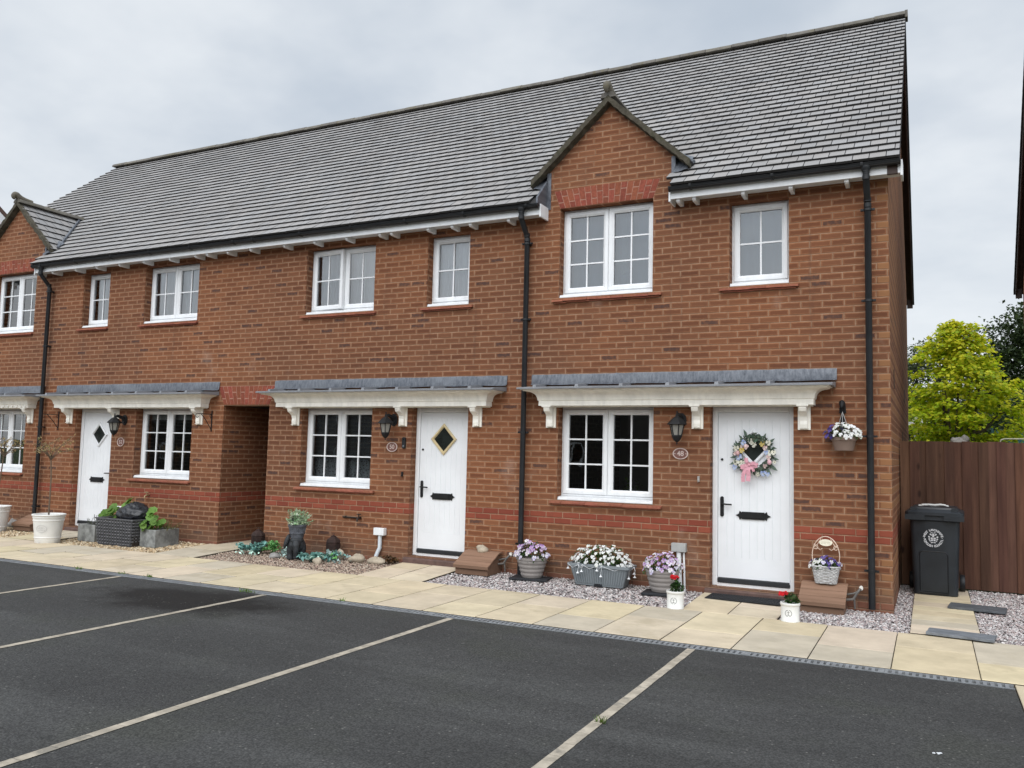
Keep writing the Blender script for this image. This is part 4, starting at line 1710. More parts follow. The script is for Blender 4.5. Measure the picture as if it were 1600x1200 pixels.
def blossom(b, q, nrm, R, size, pal, eye=(.55, .40, .04)):
    """pansy: five rounded petals, the lower ones wider, with a coloured eye"""
    nrm = Vector(nrm).normalized()
    up = Vector((0, 0, 1)) - nrm * nrm.z
    if up.length < .05:
        up = Vector((0, 1, 0))
    up.normalize()
    rt = up.cross(nrm)
    outer, inner = R.choice(pal)
    g = R.uniform(.85, 1.15)
    for k, (an, w, L) in enumerate(((55, .75, .95), (125, .75, .95), (178, .75, .85), (2, .75, .85), (270, 1.15, .9))):
        a = radians(an + R.uniform(-12, 12))
        c = outer if k < 2 else inner
        b.curcol = tuple(min(v * g, .86) for v in c)
        d = rt * cos(a) + up * sin(a)
        s = rt * -sin(a) + up * cos(a)
        sz = size * .5 * L
        o = q + nrm * (.002 * k)
        b.face([o, o + d * sz * .55 + s * sz * w * .5 + nrm * size * .06, o + d * sz + s * sz * w * .34, o + d * sz * 1.05, o + d * sz - s * sz * w * .34, o + d * sz * .55 - s * sz * w * .5 + nrm * size * .06])
    if eye:
        b.curcol = eye
        e = size * .085
        o = q + nrm * .014
        b.face([o + rt * e, o + up * e, o - rt * e, o - up * e])


def mound(t, c, r, nf, nl, size, pal, seed, leafc=None, lsize=.035, eye=(.5, .36, .03), face_y=-.55, cover=None):
    """dome of leaves with blossoms facing up and to the front"""
    R = random.Random(seed)
    b = MB()
    for _ in range(nl):
        a = R.uniform(0, 2 * pi)
        ct = R.uniform(-.12, 1)
        st = sqrt(max(0, 1 - ct * ct))
        k = R.uniform(.55, 1.0) if R.random() < .9 else R.uniform(1.0, 1.2)
        o = Vector((cos(a) * st, sin(a) * st, ct))
        q = Vector((c[0] + o.x * r[0] * k, c[1] + o.y * r[1] * k, c[2] + o.z * r[2] * k))
        one_leaf(b, q, R, lsize, leafc or [(1, 1, 1), (.7, .8, .7), (1.3, 1.2, 1)], o, .4, .55)
    b.build('foliage', M_FOL, t)
    f = MB()
    done = []
    tries = 0
    while len(done) < nf and tries < nf * 40:
        tries += 1
        a = R.uniform(0, 2 * pi)
        ct = R.uniform(.02, 1)
        st = sqrt(1 - ct * ct)
        o = Vector((cos(a) * st, sin(a) * st, ct))
        if cover and not cover(o, R):
            continue
        k = R.choice((R.uniform(.86, 1.06), R.uniform(.9, 1.05), R.uniform(.98, 1.17)))
        q = Vector((c[0] + o.x * r[0] * k, c[1] + o.y * r[1] * k, c[2] + o.z * r[2] * k))
        if any((q - p).length < size * .55 for p in done):
            continue
        done.append(q)
        nrm = o * .7 + Vector((R.uniform(-.35, .35), face_y + R.uniform(-.3, .3), .25))
        pl = pal(o, R) if callable(pal) else pal
        blossom(f, q, nrm, R, size * R.uniform(.8, 1.15), pl, eye)
    f.build('blossoms', M_PETAL, t)


def slate_tile(loc, rz, sx, sy, label, tone=(.02, .022, .026), group=None):
    R = random.Random(int(loc[0] * 100))
    b = MB()
    n = 7
    ed = []
    for (x0, y0, x1, y1) in ((-sx, -sy, sx, -sy), (sx, -sy, sx, sy), (sx, sy, -sx, sy), (-sx, sy, -sx, -sy)):
        for k in range(n):
            tt = k / n
            ed.append((x0 + (x1 - x0) * tt + R.uniform(-.004, .004), y0 + (y1 - y0) * tt + R.uniform(-.004, .004)))
    b.prism(ed, 'z', 0, .024)
    o = b.build('slate_slab', simple('slate', tone, .62, .3, 9, 14, .5, stretch=(1, 6, 1)), bevel=.003)
    o.location = loc
    o.rotation_euler = (0, 0, rz)
    return tag(o, label, 'slate', group)


M_TAUPE = simple('taupe_plastic_pot', (.27, .245, .23), .55, .06, 5)


def ribbed_pot(loc, label, seed):
    t = thing('flower_pot', label, 'plant pot', loc, 0, 'ribbed taupe pots of lilac pansies')
    b = MB()
    pr = [(.0, 0), (.115, 0), (.122, .008)]
    z = .01
    for k in range(4):
        r0 = .122 + .058 * k / 4
        for q in range(6):
            u = q / 5
            pr.append((r0 + .0145 * u + .007 * sin(pi * u), z + .047 * u))
        z += .05
    pr += [(.176, .212), (.190, .215), (.193, .243), (.182, .245), (.176, .225), (0, .222)]
    b.lathe(pr, n=40, cap=False)
    b.build('pot', M_TAUPE, t, smooth=50)
    mound(t, (0, 0, .225), (.205, .19, .195), 78, 420, .058, lambda o, R: LILAC[2:3] + PALE if o.z < .45 and R.random() < .7 else LILAC, seed)
    return t


slate_tile((-4.03, -.26, gz(-4, -.26) - .012), .15, .235, .15, 'black slate slab under the lilac pansies by the downpipe')
ribbed_pot((-4.02, -.25, gz(-4, -.25) + .012), 'ribbed taupe pot of lilac pansies on slate below the black downpipe', 41)
slate_tile((-2.36, -.36, gz(-2.4, -.36) - .012), .1, .2, .16, 'black slate slab under the lilac pansies behind a small white pot')
ribbed_pot((-2.36, -.33, gz(-2.4, -.33) + .012), 'ribbed taupe pot of lilac pansies behind the red-flowered white pot', 42)

# grey trough of white pansies with its string of little lamps
t = thing('flower_trough', 'grey ribbed trough of white pansies under window 48', 'planter', (-3.12, -.235, gz(-3.1, -.23) - .008))
b = MB()


def trough_ring(hx, hy, z, n=44, rib=0.0):
    ring = []
    for i in range(n):
        a = 2 * pi * i / n
        ca, sa = cos(a), sin(a)
        e = .16
        x = hx * math.copysign(abs(ca) ** e, ca)
        y = hy * math.copysign(abs(sa) ** e, sa)
        ring.append((x, y, z))
    return ring


rings = [trough_ring(.29, .10, .0), trough_ring(.295, .105, .004), trough_ring(.355, .135, .205), trough_ring(.36, .137, .215), trough_ring(.385, .158, .219), trough_ring(.388, .16, .25), trough_ring(.372, .147, .252), trough_ring(.365, .14, .23)]
b.loft(rings, True, True)
M_TROUGH = simple('grey_trough_plastic', (.21, .235, .25), .5, .06, 4)
for k in range(21):                                      # flutes on the front
    x = -.31 + .62 * k / 20
    b.tube([(x * .88, -.112 - .004, .03), (x * 1.0, -.137 - .001, .195)], .0075, 6)
b.build('trough', M_TROUGH, t, smooth=35)
b = MB()
b.prism([(-.05, 0), (-.04, .03), (.04, .03), (.05, 0)], 'y', -.128, -.1)
b.build('foot', M_BLACKPL, t)
mound(t, (0, .0, .235), (.345, .15, .215), 150, 1100, .050, WHITE, 43, [(.8, 1, .8), (.6, .8, .6), (1.2, 1.2, 1)], .035, None)
t = thing('fairy_lights', 'string of tiny white bell lamps hanging over the grey trough', 'string lights', (-3.12, -.235, gz(-3.1, -.23)))
spots = [(-.375, -.13, .175), (-.235, -.172, .135), (-.187, -.176, .155), (.005, -.178, .178), (.052, -.172, .115), (.39, .02, .15), (.36, -.08, .105), (.405, .0, .115)]
w = MB()
prev = None
for i, q in enumerate(spots):
    e = MB()
    e.lathe([(.003, .03), (.005, .018), (.009, .009), (.021, .0), (.016, -.002), (.005, .005)], q, 10, cap=False)
    e.build('lamp', M_UPVC, t)
    edge = (q[0] * .98, -.165 if q[1] < -.1 else q[1] * .5, .235)
    w.tube([edge, ((edge[0] + q[0]) / 2 + .01, q[1] - .004, (edge[2] + q[2]) / 2 + .02), (q[0], q[1], q[2] + .034)], .0022, 4)
    if prev and abs(prev[0] - edge[0]) < .5:
        mid = ((prev[0] + edge[0]) / 2, min(prev[1], edge[1]) - .01, .195)
        w.tube([prev, mid, edge], .002, 4)
    prev = edge
w.build('cable', M_UPVC, t)

M_CROCK = simple('white_glazed_crock', (.72, .72, .69), .3, .05, 6, spec=.5)
M_INK = simple('dark_ink', (.07, .065, .06), .7)


def crock(loc, label, seed, fl, az_deg=-86):
    t = thing('flower_pot', label, 'plant pot', loc, 0, 'small white crocks with a red bloom')
    b = MB()
    b.lathe([(0, 0), (.085, 0), (.088, .006), (.089, .012), (.086, .016), (.086, .155), (.092, .16), (.096, .172), (.092, .184), (.082, .184), (.08, .165), (0, .165)], n=32, cap=False)
    b.build('pot', M_CROCK, t, smooth=40)
    m = MB()                                              # round stamp on the side
    az = radians(az_deg)
    r0 = .0868
    def S(u, v):
        return (r0 * cos(az + u / r0), r0 * sin(az + u / r0), .09 + v)
    for k in range(22):
        a0, a1 = 2 * pi * k / 22, 2 * pi * (k + .72) / 22
        if k in (5, 16):
            continue
        m.face([S(.028 * cos(a0), .028 * sin(a0)), S(.028 * cos(a1), .028 * sin(a1)), S(.0335 * cos(a1), .0335 * sin(a1)), S(.0335 * cos(a0), .0335 * sin(a0))])
    m.face([S(-.0016, -.022), S(.0016, -.022), S(.0016, .022), S(-.0016, .022)])
    for s in (-1, 1):
        m.face([S(0, .004), S(s * .012, .010), S(s * .014, .013), S(0, .008)])
        m.face([S(0, -.012), S(s * .015, -.016), S(s * .014, -.0195), S(0, -.0155)])
    m.build('stamp', M_INK, t)
    R = random.Random(seed)
    f = MB()
    leaf_spray(f, (.02, 0, .215), (.075, .06, .06), 150, R, .038, [(.55, .8, .6), (.35, .55, .45), (.9, .8, .6)], .4, .6)
    if fl[2] > .3:
        leaf_spray(f, (fl[0] * .5, fl[1], .27), (.05, .04, .06), 60, R, .035, [(.55, .8, .6), (.35, .55, .45)], .4, .6)
    f.build('foliage', M_FOL, t)
    f = MB()
    for k in range(16):
        q = Vector((fl[0] + R.uniform(-.035, .035), fl[1] + R.uniform(-.03, .03), fl[2] + R.uniform(-.014, .016)))
        blossom(f, q, (R.uniform(-.5, .5), -.8, .6), R, .036, RED, None)
    f.build('bloom', M_PETAL, t)


crock((-2.02, -1.02, -.006), 'small white crock with a tall red bloom left of the doormat', 51, (-.01, -.01, .32))
crock((-.875, -1.06, -.006), 'small white crock with a low red bloom in front of the wooden step', 52, (-.055, -.02, .262), -93)

# ---------------------------------------------------------------- wooden meter covers


def step_box(loc, label, w=.48, h=.26, rz=0.0, pipes=True):
    t = thing('meter_cover', label, 'meter cover', loc, rz, 'brown timber meter covers against the wall')
    R = random.Random(int(loc[0] * 10))
    b = MB()
    b.curcol = (.72, .72, .72)
    d = .38
    b.prism([(0, 0), (0, h - .03), (-.10, h - .045), (-d + .02, .095), (-d + .02, 0)], 'x', -w / 2 + .02, w / 2 - .02)
    b.build('box', M_STEP, t)
    l = MB()
    pts = [(.0, h - .012), (-.095, h - .022)]
    for k in range(4):
        u = k / 3
        pts.append((-.095 - (d - .08) * u, h - .022 - (h - .115) * u))
    for (y0, z0), (y1, z1) in zip(pts, pts[1:]):
        g = R.uniform(.85, 1.15)
        l.curcol = (g, g, g)
        e = .004
        l.prism([(y0 - e * .8, z0 - e * .5), (y1 + e * .8, z1 + e * .5), (y1 + e * .8, z1 + .022 + e * .5), (y0 - e * .8, z0 + .022 - e * .5)], 'x', -w / 2, w / 2)
    l.curcol = (.8, .8, .8)
    l.box(-w / 2, w / 2, -d - .012, -d + .008, .075, .117)
    l.build('lid', M_STEP, t, bevel=.003)
    if pipes:
        p = MB()
        p.tube([(w / 2 - .02, -.08, .12), (w / 2 + .05, -.07, .13), (w / 2 + .09, -.05, .2), (w / 2 + .12, -.03, .24)], .014, 7)
        p.tube([(w / 2 - .02, -.06, .17), (w / 2 + .06, -.05, .19), (w / 2 + .13, -.02, .23)], .01, 7)
        p.tube([(w / 2 + .06, -.06, .14), (w / 2 + .065, -.05, .03)], .01, 7)
        p.build('pipe', simple('grey_pipe', (.13, .12, .11), .6, .3, 15), t)
        s = MB()
        s.prism([(.02 * cos(a) , .025 * sin(a)) for a in [2 * pi * k / 8 for k in range(8)]], 'y', -.03, -.005, Matrix.Translation((w / 2 + .125, 0, .245)))
        s.build('pipe_cap', M_CREAM, t)
    return t


S48 = step_box((-.66, -.04, gz(-.66, 0) - .02), 'brown timber meter cover carrying the white flower basket', .46, .27)
step_box((-4.79, -.03, gz(-4.8, 0) - .02), 'brown timber meter cover with a pale stone on its lid', .50, .26)
step_box((-13.62, -.05, gz(-13.6, 0) - .02), 'brown timber meter cover left of the ringed white tree pot', .50, .24, 0, False)
M_STONE = simple('pale_stone', (.40, .34, .26), .9, .2, 9, 14, .5, bdist=.02)
M_STONEG = simple('grey_stone', (.27, .26, .245), .9, .25, 10, 14, .5, bdist=.02)
b = MB()
b.blob((0, 0, .04), (.085, .06, .05), 3, .22, 14, 9)
tag(b.build('stone', M_STONE, smooth=True), 'pale rounded stone resting on the timber meter cover', 'stone').location = (-4.80, -.1, gz(-4.8, 0) + .225)

# white wicker basket with its wire hoop
t = thing('flower_basket', 'white wicker basket with wire hoop and purple and white pansies on the timber step', 'flower basket', (-.645, -.115, gz(-.66, 0) + .252))
b = MB()


def oval_ring(hx, hy, z, n=40):
    return [(hx * math.copysign(abs(cos(a)) ** .55, cos(a)), hy * math.copysign(abs(sin(a)) ** .55, sin(a)), z) for a in [2 * pi * k / n for k in range(n)]]


R = random.Random(9)
for j in range(11):                                      # woven rows, each strand weaving in and out
    z = .008 + j * .0155
    k = z / .18
    hx, hy = .098 + .035 * k, .062 + .02 * k
    ring = oval_ring(hx, hy, z, 48)
    pts = []
    for i, p in enumerate(ring):
        o = .0035 * (1 if (i // 2 + j) % 2 else -1)
        l = Vector((p[0], p[1], 0)).normalized()
        pts.append((p[0] + l.x * o, p[1] + l.y * o, z + R.uniform(-.0015, .0015)))
    g = R.uniform(.75, 1.1)
    b.curcol = (g, g, g)
    b.tube(pts + pts[:1], .0085, 5, False)
b.curcol = (.5, .48, .45)
b.loft([oval_ring(.094, .058, .0), oval_ring(.128, .078, .165)], True, True)
b.curcol = (1, 1, 1)
pts = oval_ring(.136, .085, .178, 30)
b.tube(pts + pts[:1], .010, 6, False)
b.build('basket', tint_mat('white_wicker', (.47, .465, .455), .7, .3, 60, .3, 120, .5), t)
mound(t, (0, 0, .17), (.145, .095, .10), 44, 240, .05, lambda o, R: WHITE if o.x < -.25 and R.random() < .8 else (DEEP if R.random() < .6 else PALE), 61)
h = MB()
arc = [(.135 * cos(a) * 1.02, .0, .28 + .21 * sin(a)) for a in [pi * k / 18 for k in range(19)]]
h.tube([(.12, 0, .15)] + arc + [(-.12, 0, .15)], .0045, 6)
for s in (-1, 1):
    h.tube([(s * .05, 0, .47), (s * .055, -.004, .448)], .003, 5)
    h.tube([(s * .125, 0, .37), (s * .085, -.004, .40), (s * .05, -.004, .46)], .0032, 5)
    h.tube([(s * .06, -.004, .47), (s * .12, -.004, .40), (s * .055, -.004, .345), (s * .035, -.004, .365)], .0032, 5)
    h.tube([(s * (.10 + .022 * cos(a)), -.004, .375 + .022 * sin(a)) for a in [2 * pi * k / 10 for k in range(10)]], .003, 5)
h.build('hoop', simple('cream_wire', (.66, .52, .42), .5), t)
h = MB()
h.prism([(.066 * cos(2 * pi * k / 24), .425 + .036 * sin(2 * pi * k / 24)) for k in range(24)], 'y', -.012, -.004)
S_ = h.build('name_disc', simple('cream_disc', (.74, .70, .56), .5), t, bevel=.003)
h = MB()
R = random.Random(12)
for (zz, n, x0, x1) in ((.431, 9, -.04, .042), (.416, 8, -.046, .046)):  # two lines of worn, unreadable script
    for k in range(n):
        if k == n // 2 and zz < .42:
            continue
        x = x0 + (x1 - x0) * (k + .5) / n
        h.face([(x - .003, -.0128, zz - .003), (x + .002, -.0128, zz - .003 + R.uniform(0, .002)), (x + .003, -.0128, zz + R.uniform(.001, .004)), (x - .002, -.0128, zz + .002)])
h.build('script', simple('faded_script', (.36, .33, .26), .7), S_)

# wall-hung pot by the right-hand downpipe
t = thing('wall_hook', 'black cast bird-head hook on the wall above the hanging white pansies', 'hook', (-.475, 0, 2.1))
b = MB()
b.tube([(0, -.012, -.22), (0, -.014, -.10), (0, -.02, .0), (0, -.05, .06), (0, -.085, .075), (0, -.12, .05), (0, -.13, .02)], [.028, .02, .018, .026, .032, .024, .008], 8)
b.tube([(0, -.10, .03), (0, -.10, -.02), (0, -.085, -.04), (0, -.07, -.03)], .006, 6)
b.prism([(-.035, -.03), (.035, -.03), (.028, .08), (-.028, .08)], 'y', -.012, -.001)
b.build('hook', M_BLACKMT, t, smooth=60)
t = thing('hanging_pot', 'brown plastic pot of white and dark pansies hanging on the wall by the right downpipe', 'hanging pot', (-.455, -.135, 1.665))
b = MB()
b.lathe([(0, 0), (.092, 0), (.095, .006), (.118, .10), (.122, .104), (.128, .108), (.132, .142), (.124, .143), (.12, .12), (0, .12)], n=30, cap=False)
b.build('pot', simple('brown_plastic_pot', (.205, .145, .118), .6, .06, 6), t, smooth=40)


def hang_pal(o, R):
    if o.x < -.62:
        return DEEP
    return [((.01, .008, .022), (.014, .01, .03))] if abs(o.x + .02) < .22 and .35 < o.z < .8 and o.y < 0 and R.random() < .75 else WHITE


mound(t, (.0, 0, .135), (.172, .14, .145), 84, 300, .056, hang_pal, 63, None, .034, None)
h = MB()
for p in ((-.1, 0), (.1, 0), (0, -.1)):
    h.tube([(p[0], p[1], .14), (p[0] * .4 - .008, p[1] * .4, .28), (-.015, .035, .415)], .003, 5)
h.build('wire', simple('galvanised_wire', (.35, .34, .33), .5, metal=.5), t)

# doormat
t = thing('doormat', 'black studded rubber mat in front of the wreathed door', 'doormat', (-1.47, -.22, gz(-1.5, -.2) + .0005))
b = MB()
b.box(-.40, .40, -.165, .165, 0, .012)
b.build('mat', simple('black_rubber', (.014, .015, .017), .8, .2, 20), t, bevel=.004)
b = MB()
R = random.Random(2)
for i in range(27):
    for j in range(11):
        x, y = -.375 + .75 * i / 26, -.145 + .29 * j / 10
        b.box(x - .009, x + .009, y - .008, y + .008, .012, .02)
b.build('studs', simple('rubber_studs', (.022, .023, .026), .7, .2, 20), t)

# ---------------------------------------------------------------- wreath on door 48
WREATH = t = thing('door_wreath', 'spring wreath of grey-green leaves, pastel flowers and eggs with pink bow on door 48', 'wreath', (-1.43, .125, 1.61))
R = random.Random(77)
b = MB()
for k in range(430):
    a = R.uniform(0, 2 * pi)
    q = Vector((cos(a), 0, sin(a))) * R.gauss(.19, .022) + Vector((0, -abs(R.gauss(.015, .022)), 0))
    d = Vector((-sin(a), -.2, cos(a))) * R.choice((-1, 1)) * .5 + Vector((cos(a), R.uniform(-.8, .1), sin(a))) * R.uniform(-.2, 1)
    d.normalize()
    L = R.uniform(.035, .075)
    sd = d.cross(Vector((R.uniform(-.4, .4), 1, R.uniform(-.4, .4)))).normalized()
    g = R.uniform(.6, 1.4)
    c = R.choice(((1, 1, 1), (.8, 1.0, .95), (1.3, 1.2, 1.1)))
    b.curcol = tuple(v * g for v in c)
    b.face([q, q + d * L * .5 + sd * L * .2, q + d * L, q + d * L * .5 - sd * L * .2])
for (a, L) in ((112, .13), (205, .13), (190, .10), (222, .09), (-35, .15), (38, .12), (60, .1), (-12, .11), (128, .10), (160, .09), (-62, .1), (-50, .13)):
    an = radians(a)
    q = Vector((cos(an) * .2, -.02, sin(an) * .2))
    d = Vector((cos(an), -.15, sin(an)))
    sd = Vector((-sin(an), 0, cos(an)))
    b.curcol = (1.25, 1.3, 1.35)
    b.face([q, q + d * L * .45 + sd * L * .16, q + d * L * .75 + sd * L * .1, q + d * L, q + d * L * .6 - sd * L * .14])
b.build('greenery', leaf_mat('eucalyptus', (.085, .115, .085), .2), t)
b = MB()
CR = [((.72, .70, .58), (.78, .76, .66))]
BL = [((.33, .42, .72), (.50, .58, .78))]
PK = [((.72, .50, .50), (.78, .62, .60))]
YE = [((.62, .44, .10), (.70, .55, .2))]
for (x, z, pal, s) in ((-.03, .115, CR, .075), (.0, .085, CR, .085), (-.085, .10, BL, .085), (-.10, .07, PK, .07), (-.15, .045, CR, .085), (-.10, .03, YE, .075), (-.13, -.03, BL, .095), (-.16, .0, PK, .06), (-.155, -.08, CR, .08), (-.115, -.115, CR, .085), (-.09, -.085, CR, .07), (-.165, -.15, BL, .075),
                      (.075, .09, YE, .08), (.10, .055, PK, .07), (.13, .10, CR, .075), (.11, .015, BL, .06), (.145, .01, CR, .085), (.175, .015, CR, .07), (.13, -.03, PK, .07), (.085, -.2, BL, .08), (.04, -.21, CR, .06), (.12, -.205, BL, .06), (.10, -.135, PK, .06), (.18, -.1, CR, .05), (-.06, .06, PK, .07)):
    blossom(b, Vector((x * 1.38, -.06 + R.uniform(-.012, .012), z * 1.38 + (.0 if z > -.1 else .04))), (R.uniform(-.3, .3), -1, R.uniform(-.2, .4)), R, s, pal, (.12, .10, .03) if pal is CR else (.6, .5, .2))
b.build('blossoms', M_PETAL, t)
for (x, z, c) in ((-.145, .005, (.62, .38, .38)), (.148, -.075, (.66, .40, .44)), (-.07, .07, (.70, .52, .50))):
    e = MB()
    e.blob((x * 1.3, -.07, z * 1.3), (.027, .027, .033), 1, 0.0, 12, 8)
    e.build('egg', simple('egg_shell', c, .5), t, smooth=True)
b = MB()


def ribbon(pts, w):
    for p, q in zip(pts, pts[1:]):
        d = (Vector(q) - Vector(p))
        s = d.cross(Vector((0, 1, 0))).normalized() * w / 2
        b.face([Vector(p) - s, Vector(p) + s, Vector(q) + s, Vector(q) - s])


K = Vector((-.045, -.095, -.135))
for pts, w in (([(0, 0, 0), (.03, -.02, .02), (.085, -.025, .02), (.10, -.02, -.005), (.06, -.01, -.02), (0, 0, -.01)], .045), ([(0, 0, 0), (-.02, -.02, .03), (-.03, -.02, .085), (-.045, -.01, .05), (0, 0, 0)], .035), ([(0, 0, 0), (-.05, -.015, -.01), (-.10, -.01, -.03), (-.05, -.01, -.04), (0, 0, -.01)], .045), ([(0, 0, -.01), (-.01, -.012, -.07), (-.005, -.006, -.13), (-.012, -.008, -.20)], .052), ([(0, 0, -.01), (-.05, -.01, -.07), (-.075, -.006, -.14), (-.07, 0, -.21)], .045), ([(0, 0, 0), (.05, -.01, -.05), (.055, -.006, -.08)], .035)):
    ribbon([K + Vector(p) for p in pts], w)
b.blob(tuple(K), (.02, .018, .02), 4, .1, 8, 6)
b.build('bow', simple('pink_ribbon', (.62, .30, .36), .65, .1, 30), t)
WREATH.scale = (.92, 1, .92)

# ---------------------------------------------------------------- in front of house 50: elephant planter, rusty lanterns, succulents
t = thing('elephant_planter', 'black elephant-shaped planter holding a silvery variegated shrub', 'planter', (-7.55, -.44, gz(-7.5, -.44) - .012), radians(38))
M_CAST = simple('dark_cast_stone', (.022, .024, .027), .6, .3, 18, 30, .5, bdist=.01)
b = MB()
b.blob((0, .0, .185), (.125, .115, .115), 2, .03, 18, 12)
b.blob((0, -.02, .255), (.10, .09, .06), 2, .03, 16, 10)
for s in (-1, 1):
    b.lathe([(.05, 0), (.056, .008), (.052, .03), (.047, .07), (.056, .14), (.05, .2)], (s * .078, -.02, 0), 14)
    b.lathe([(.05, 0), (.054, .008), (.048, .06), (.05, .16)], (s * .065, .075, 0), 12)
b.tube([(0, -.085, .24), (0, -.125, .19), (0, -.135, .12), (0, -.125, .05), (-.005, -.13, .015)], [.055, .05, .04, .034, .03], 12)
o = b.build('body', M_CAST, t)
md = o.modifiers.new('merge', 'REMESH')
md.mode = 'VOXEL'
md.voxel_size = .0075
md.use_smooth_shade = True
sm = o.modifiers.new('smooth', 'SMOOTH')
sm.iterations = 4
for s in (-1,):
    b = MB()
    b.blob((s * .135, -.02, .245), (.034, .055, .10), 4, .12, 10, 8, Matrix.Rotation(radians(18), 4, 'Y'))
    b.build('ear', M_CAST, t, smooth=True)
b = MB()
b.lathe([(0, .29), (.085, .285), (.092, .31), (.098, .345), (.107, .35), (.109, .375), (.104, .38), (.118, .445), (.128, .45), (.131, .475), (.124, .478), (.112, .45), (0, .45)], n=40, cap=False, flute=lambda a: .0)
for k in range(26):
    a = 2 * pi * k / 26
    b.tube([(.103 * cos(a), .103 * sin(a), .383), (.117 * cos(a), .117 * sin(a), .443)], .005, 5)
b.build('bowl', simple('grey_glazed_bowl', (.09, .097, .115), .5, .35, 14), t, smooth=35)
b = MB()
R = random.Random(31)
for k in range(110):
    a = R.uniform(0, 2 * pi)
    l = R.uniform(.08, .26)
    tilt = R.uniform(.1, 1.15)
    base = Vector((R.uniform(-.07, .07), R.uniform(-.07, .07), .45))
    d = Vector((cos(a) * sin(tilt), sin(a) * sin(tilt), cos(tilt)))
    n = int(l / .012)
    for i in range(n):
        q = base + d * (l * (i + 1) / n) + Vector((0, 0, -.04 * (i / n) ** 2 * tilt))
        one_leaf(b, q, R, .05, [(1, 1, 1), (1.15, 1.15, 1.0), (.6, .85, .6), (.5, .7, .5)], d, .5, .42)
b.build('shrub', leaf_mat('variegated_leaf', (.46, .52, .41), .25), t)
b = MB()
b.tube([(-.055, -.05, .44), (-.07, -.06, .59)], .011, 7)
b.build('stake', M_BLACKPL, t)

M_RUST = simple('rusty_iron', (.032, .017, .014), .85, .45, 16, 40, .5)


def rust_lantern(loc, label, rz):
    t = thing('garden_lantern', label, 'garden lantern', loc, rz, 'rusty garden lanterns by the wall')
    b = MB()
    b.lathe([(.10, 0), (.104, .006), (.104, .018), (.098, .022), (.098, .215), (.104, .219), (.104, .23), (.09, .262), (.05, .293), (.045, .30), (0, .302)], n=8)
    b.build('body', M_RUST, t, bevel=.003)
    b = MB()
    for k in range(8):
        a = 2 * pi * (k + .5) / 8
        for q in (-1, 0, 1):
            c = Vector((cos(a), sin(a), 0)) * .0925
            sd = Vector((-sin(a), cos(a), 0)) * (.022 * q)
            b.tube([c + sd + Vector((0, 0, .03)), c + sd + Vector((0, 0, .205))], .0042, 5)
    b.build('bars', M_RUST, t)
    b = MB()
    b.lathe([(.03, .30), (.038, .306), (.03, .313), (.012, .318), (.012, .328), (0, .33)], n=10)
    b.tube([(.02 * cos(a), 0, .332 + .016 * sin(a)) for a in [pi * k / 6 for k in range(7)]], .0035, 5)
    b.build('lid', M_RUST, t)
    return t


rust_lantern((-7.13, -.17, gz(-7.1, -.17) - .012), 'rusty ribbed garden lantern right of the elephant planter', .2)
rust_lantern((-8.52, -.16, gz(-8.5, -.16) - .012), 'rusty ribbed garden lantern at the corner of the covered passage', .5)


def rosette(b, c, r, R, col, n=3, tip=1.0):
    for j in range(n):
        m = 6 + 2 * (n - j)
        for i in range(m):
            a = 2 * pi * i / m + j * .4 + R.uniform(-.15, .15)
            el = .25 + .45 * j + R.uniform(-.1, .1)
            L = r * (1 - .22 * j)
            d = Vector((cos(a) * cos(el), sin(a) * cos(el), sin(el)))
            s = Vector((-sin(a), cos(a), 0))
            w = L * .24
            g = R.uniform(.75, 1.25)
            b.curcol = tuple(v * g for v in col)
            o = Vector(c)
            u = Vector((0, 0, w * .3))
            b.face([o, o + d * L * .55 + s * w + u, o + d * L * .9 + s * w * .7, o + d * L, o + d * L * .9 - s * w * .7, o + d * L * .55 - s * w + u])


M_SUCC = leaf_mat('succulent_leaf', (.24, .36, .32), .1, .45)


def succ(loc, label, spots, seed):
    t = thing('succulent_plant', label, 'plant', loc, 0)
    R = random.Random(seed)
    b = MB()
    for (x, y, z, r, c) in spots:
        if R.random() < .35:
            rosette(b, (x, y, z), r * .8, R, c)
        for _ in range(16):                               # fleshy leaves heaped into a low cushion
            one_leaf(b, Vector((x + R.gauss(0, .035), y + R.gauss(0, .03), z + R.uniform(-.02, .05))), R, r * .75, [c, tuple(v * .7 for v in c), tuple(v * 1.25 for v in c)], (R.uniform(-.5, .5), -.4, .6), .3, .7)
    b.build('leaves', M_SUCC, t)
    return t


TEAL, GREY_, GRN, PALEG = (.75, 1.0, 1.0), (1.7, 1.5, 1.6), (.6, 1.0, .35), (2.3, 2.2, 2.1)
succ((-8.38, -.40, .02), 'dense blue-green succulent clump in front of the left rusty lantern',
     [(R.uniform(-.17, .15), R.uniform(-.12, .12), .05 + R.uniform(0, .07), R.uniform(.06, .1), TEAL) for _ in range(14)] + [(-.1, -.13, .03, .05, PALEG), (.08, -.14, .03, .05, PALEG)], 1)
succ((-8.13, -.33, .02), 'bright green low plant between the teal succulent and grey stones',
     [(R.uniform(-.1, .12), R.uniform(-.08, .1), .06 + R.uniform(0, .09), R.uniform(.05, .08), GRN) for _ in range(12)], 2)
succ((-7.88, -.30, .01), 'grey-green succulent trailing over stones left of the elephant planter',
     [(R.uniform(-.16, .2), R.uniform(-.1, .08), .03 + R.uniform(0, .05), R.uniform(.04, .08), GREY_) for _ in range(12)], 3)
succ((-7.2, -.50, .0), 'blue-green succulents in front of the right rusty lantern',
     [(R.uniform(-.2, .2), R.uniform(-.1, .12), .03 + R.uniform(0, .06), R.uniform(.05, .09), R.choice((TEAL, TEAL, PALEG))) for _ in range(13)], 4)
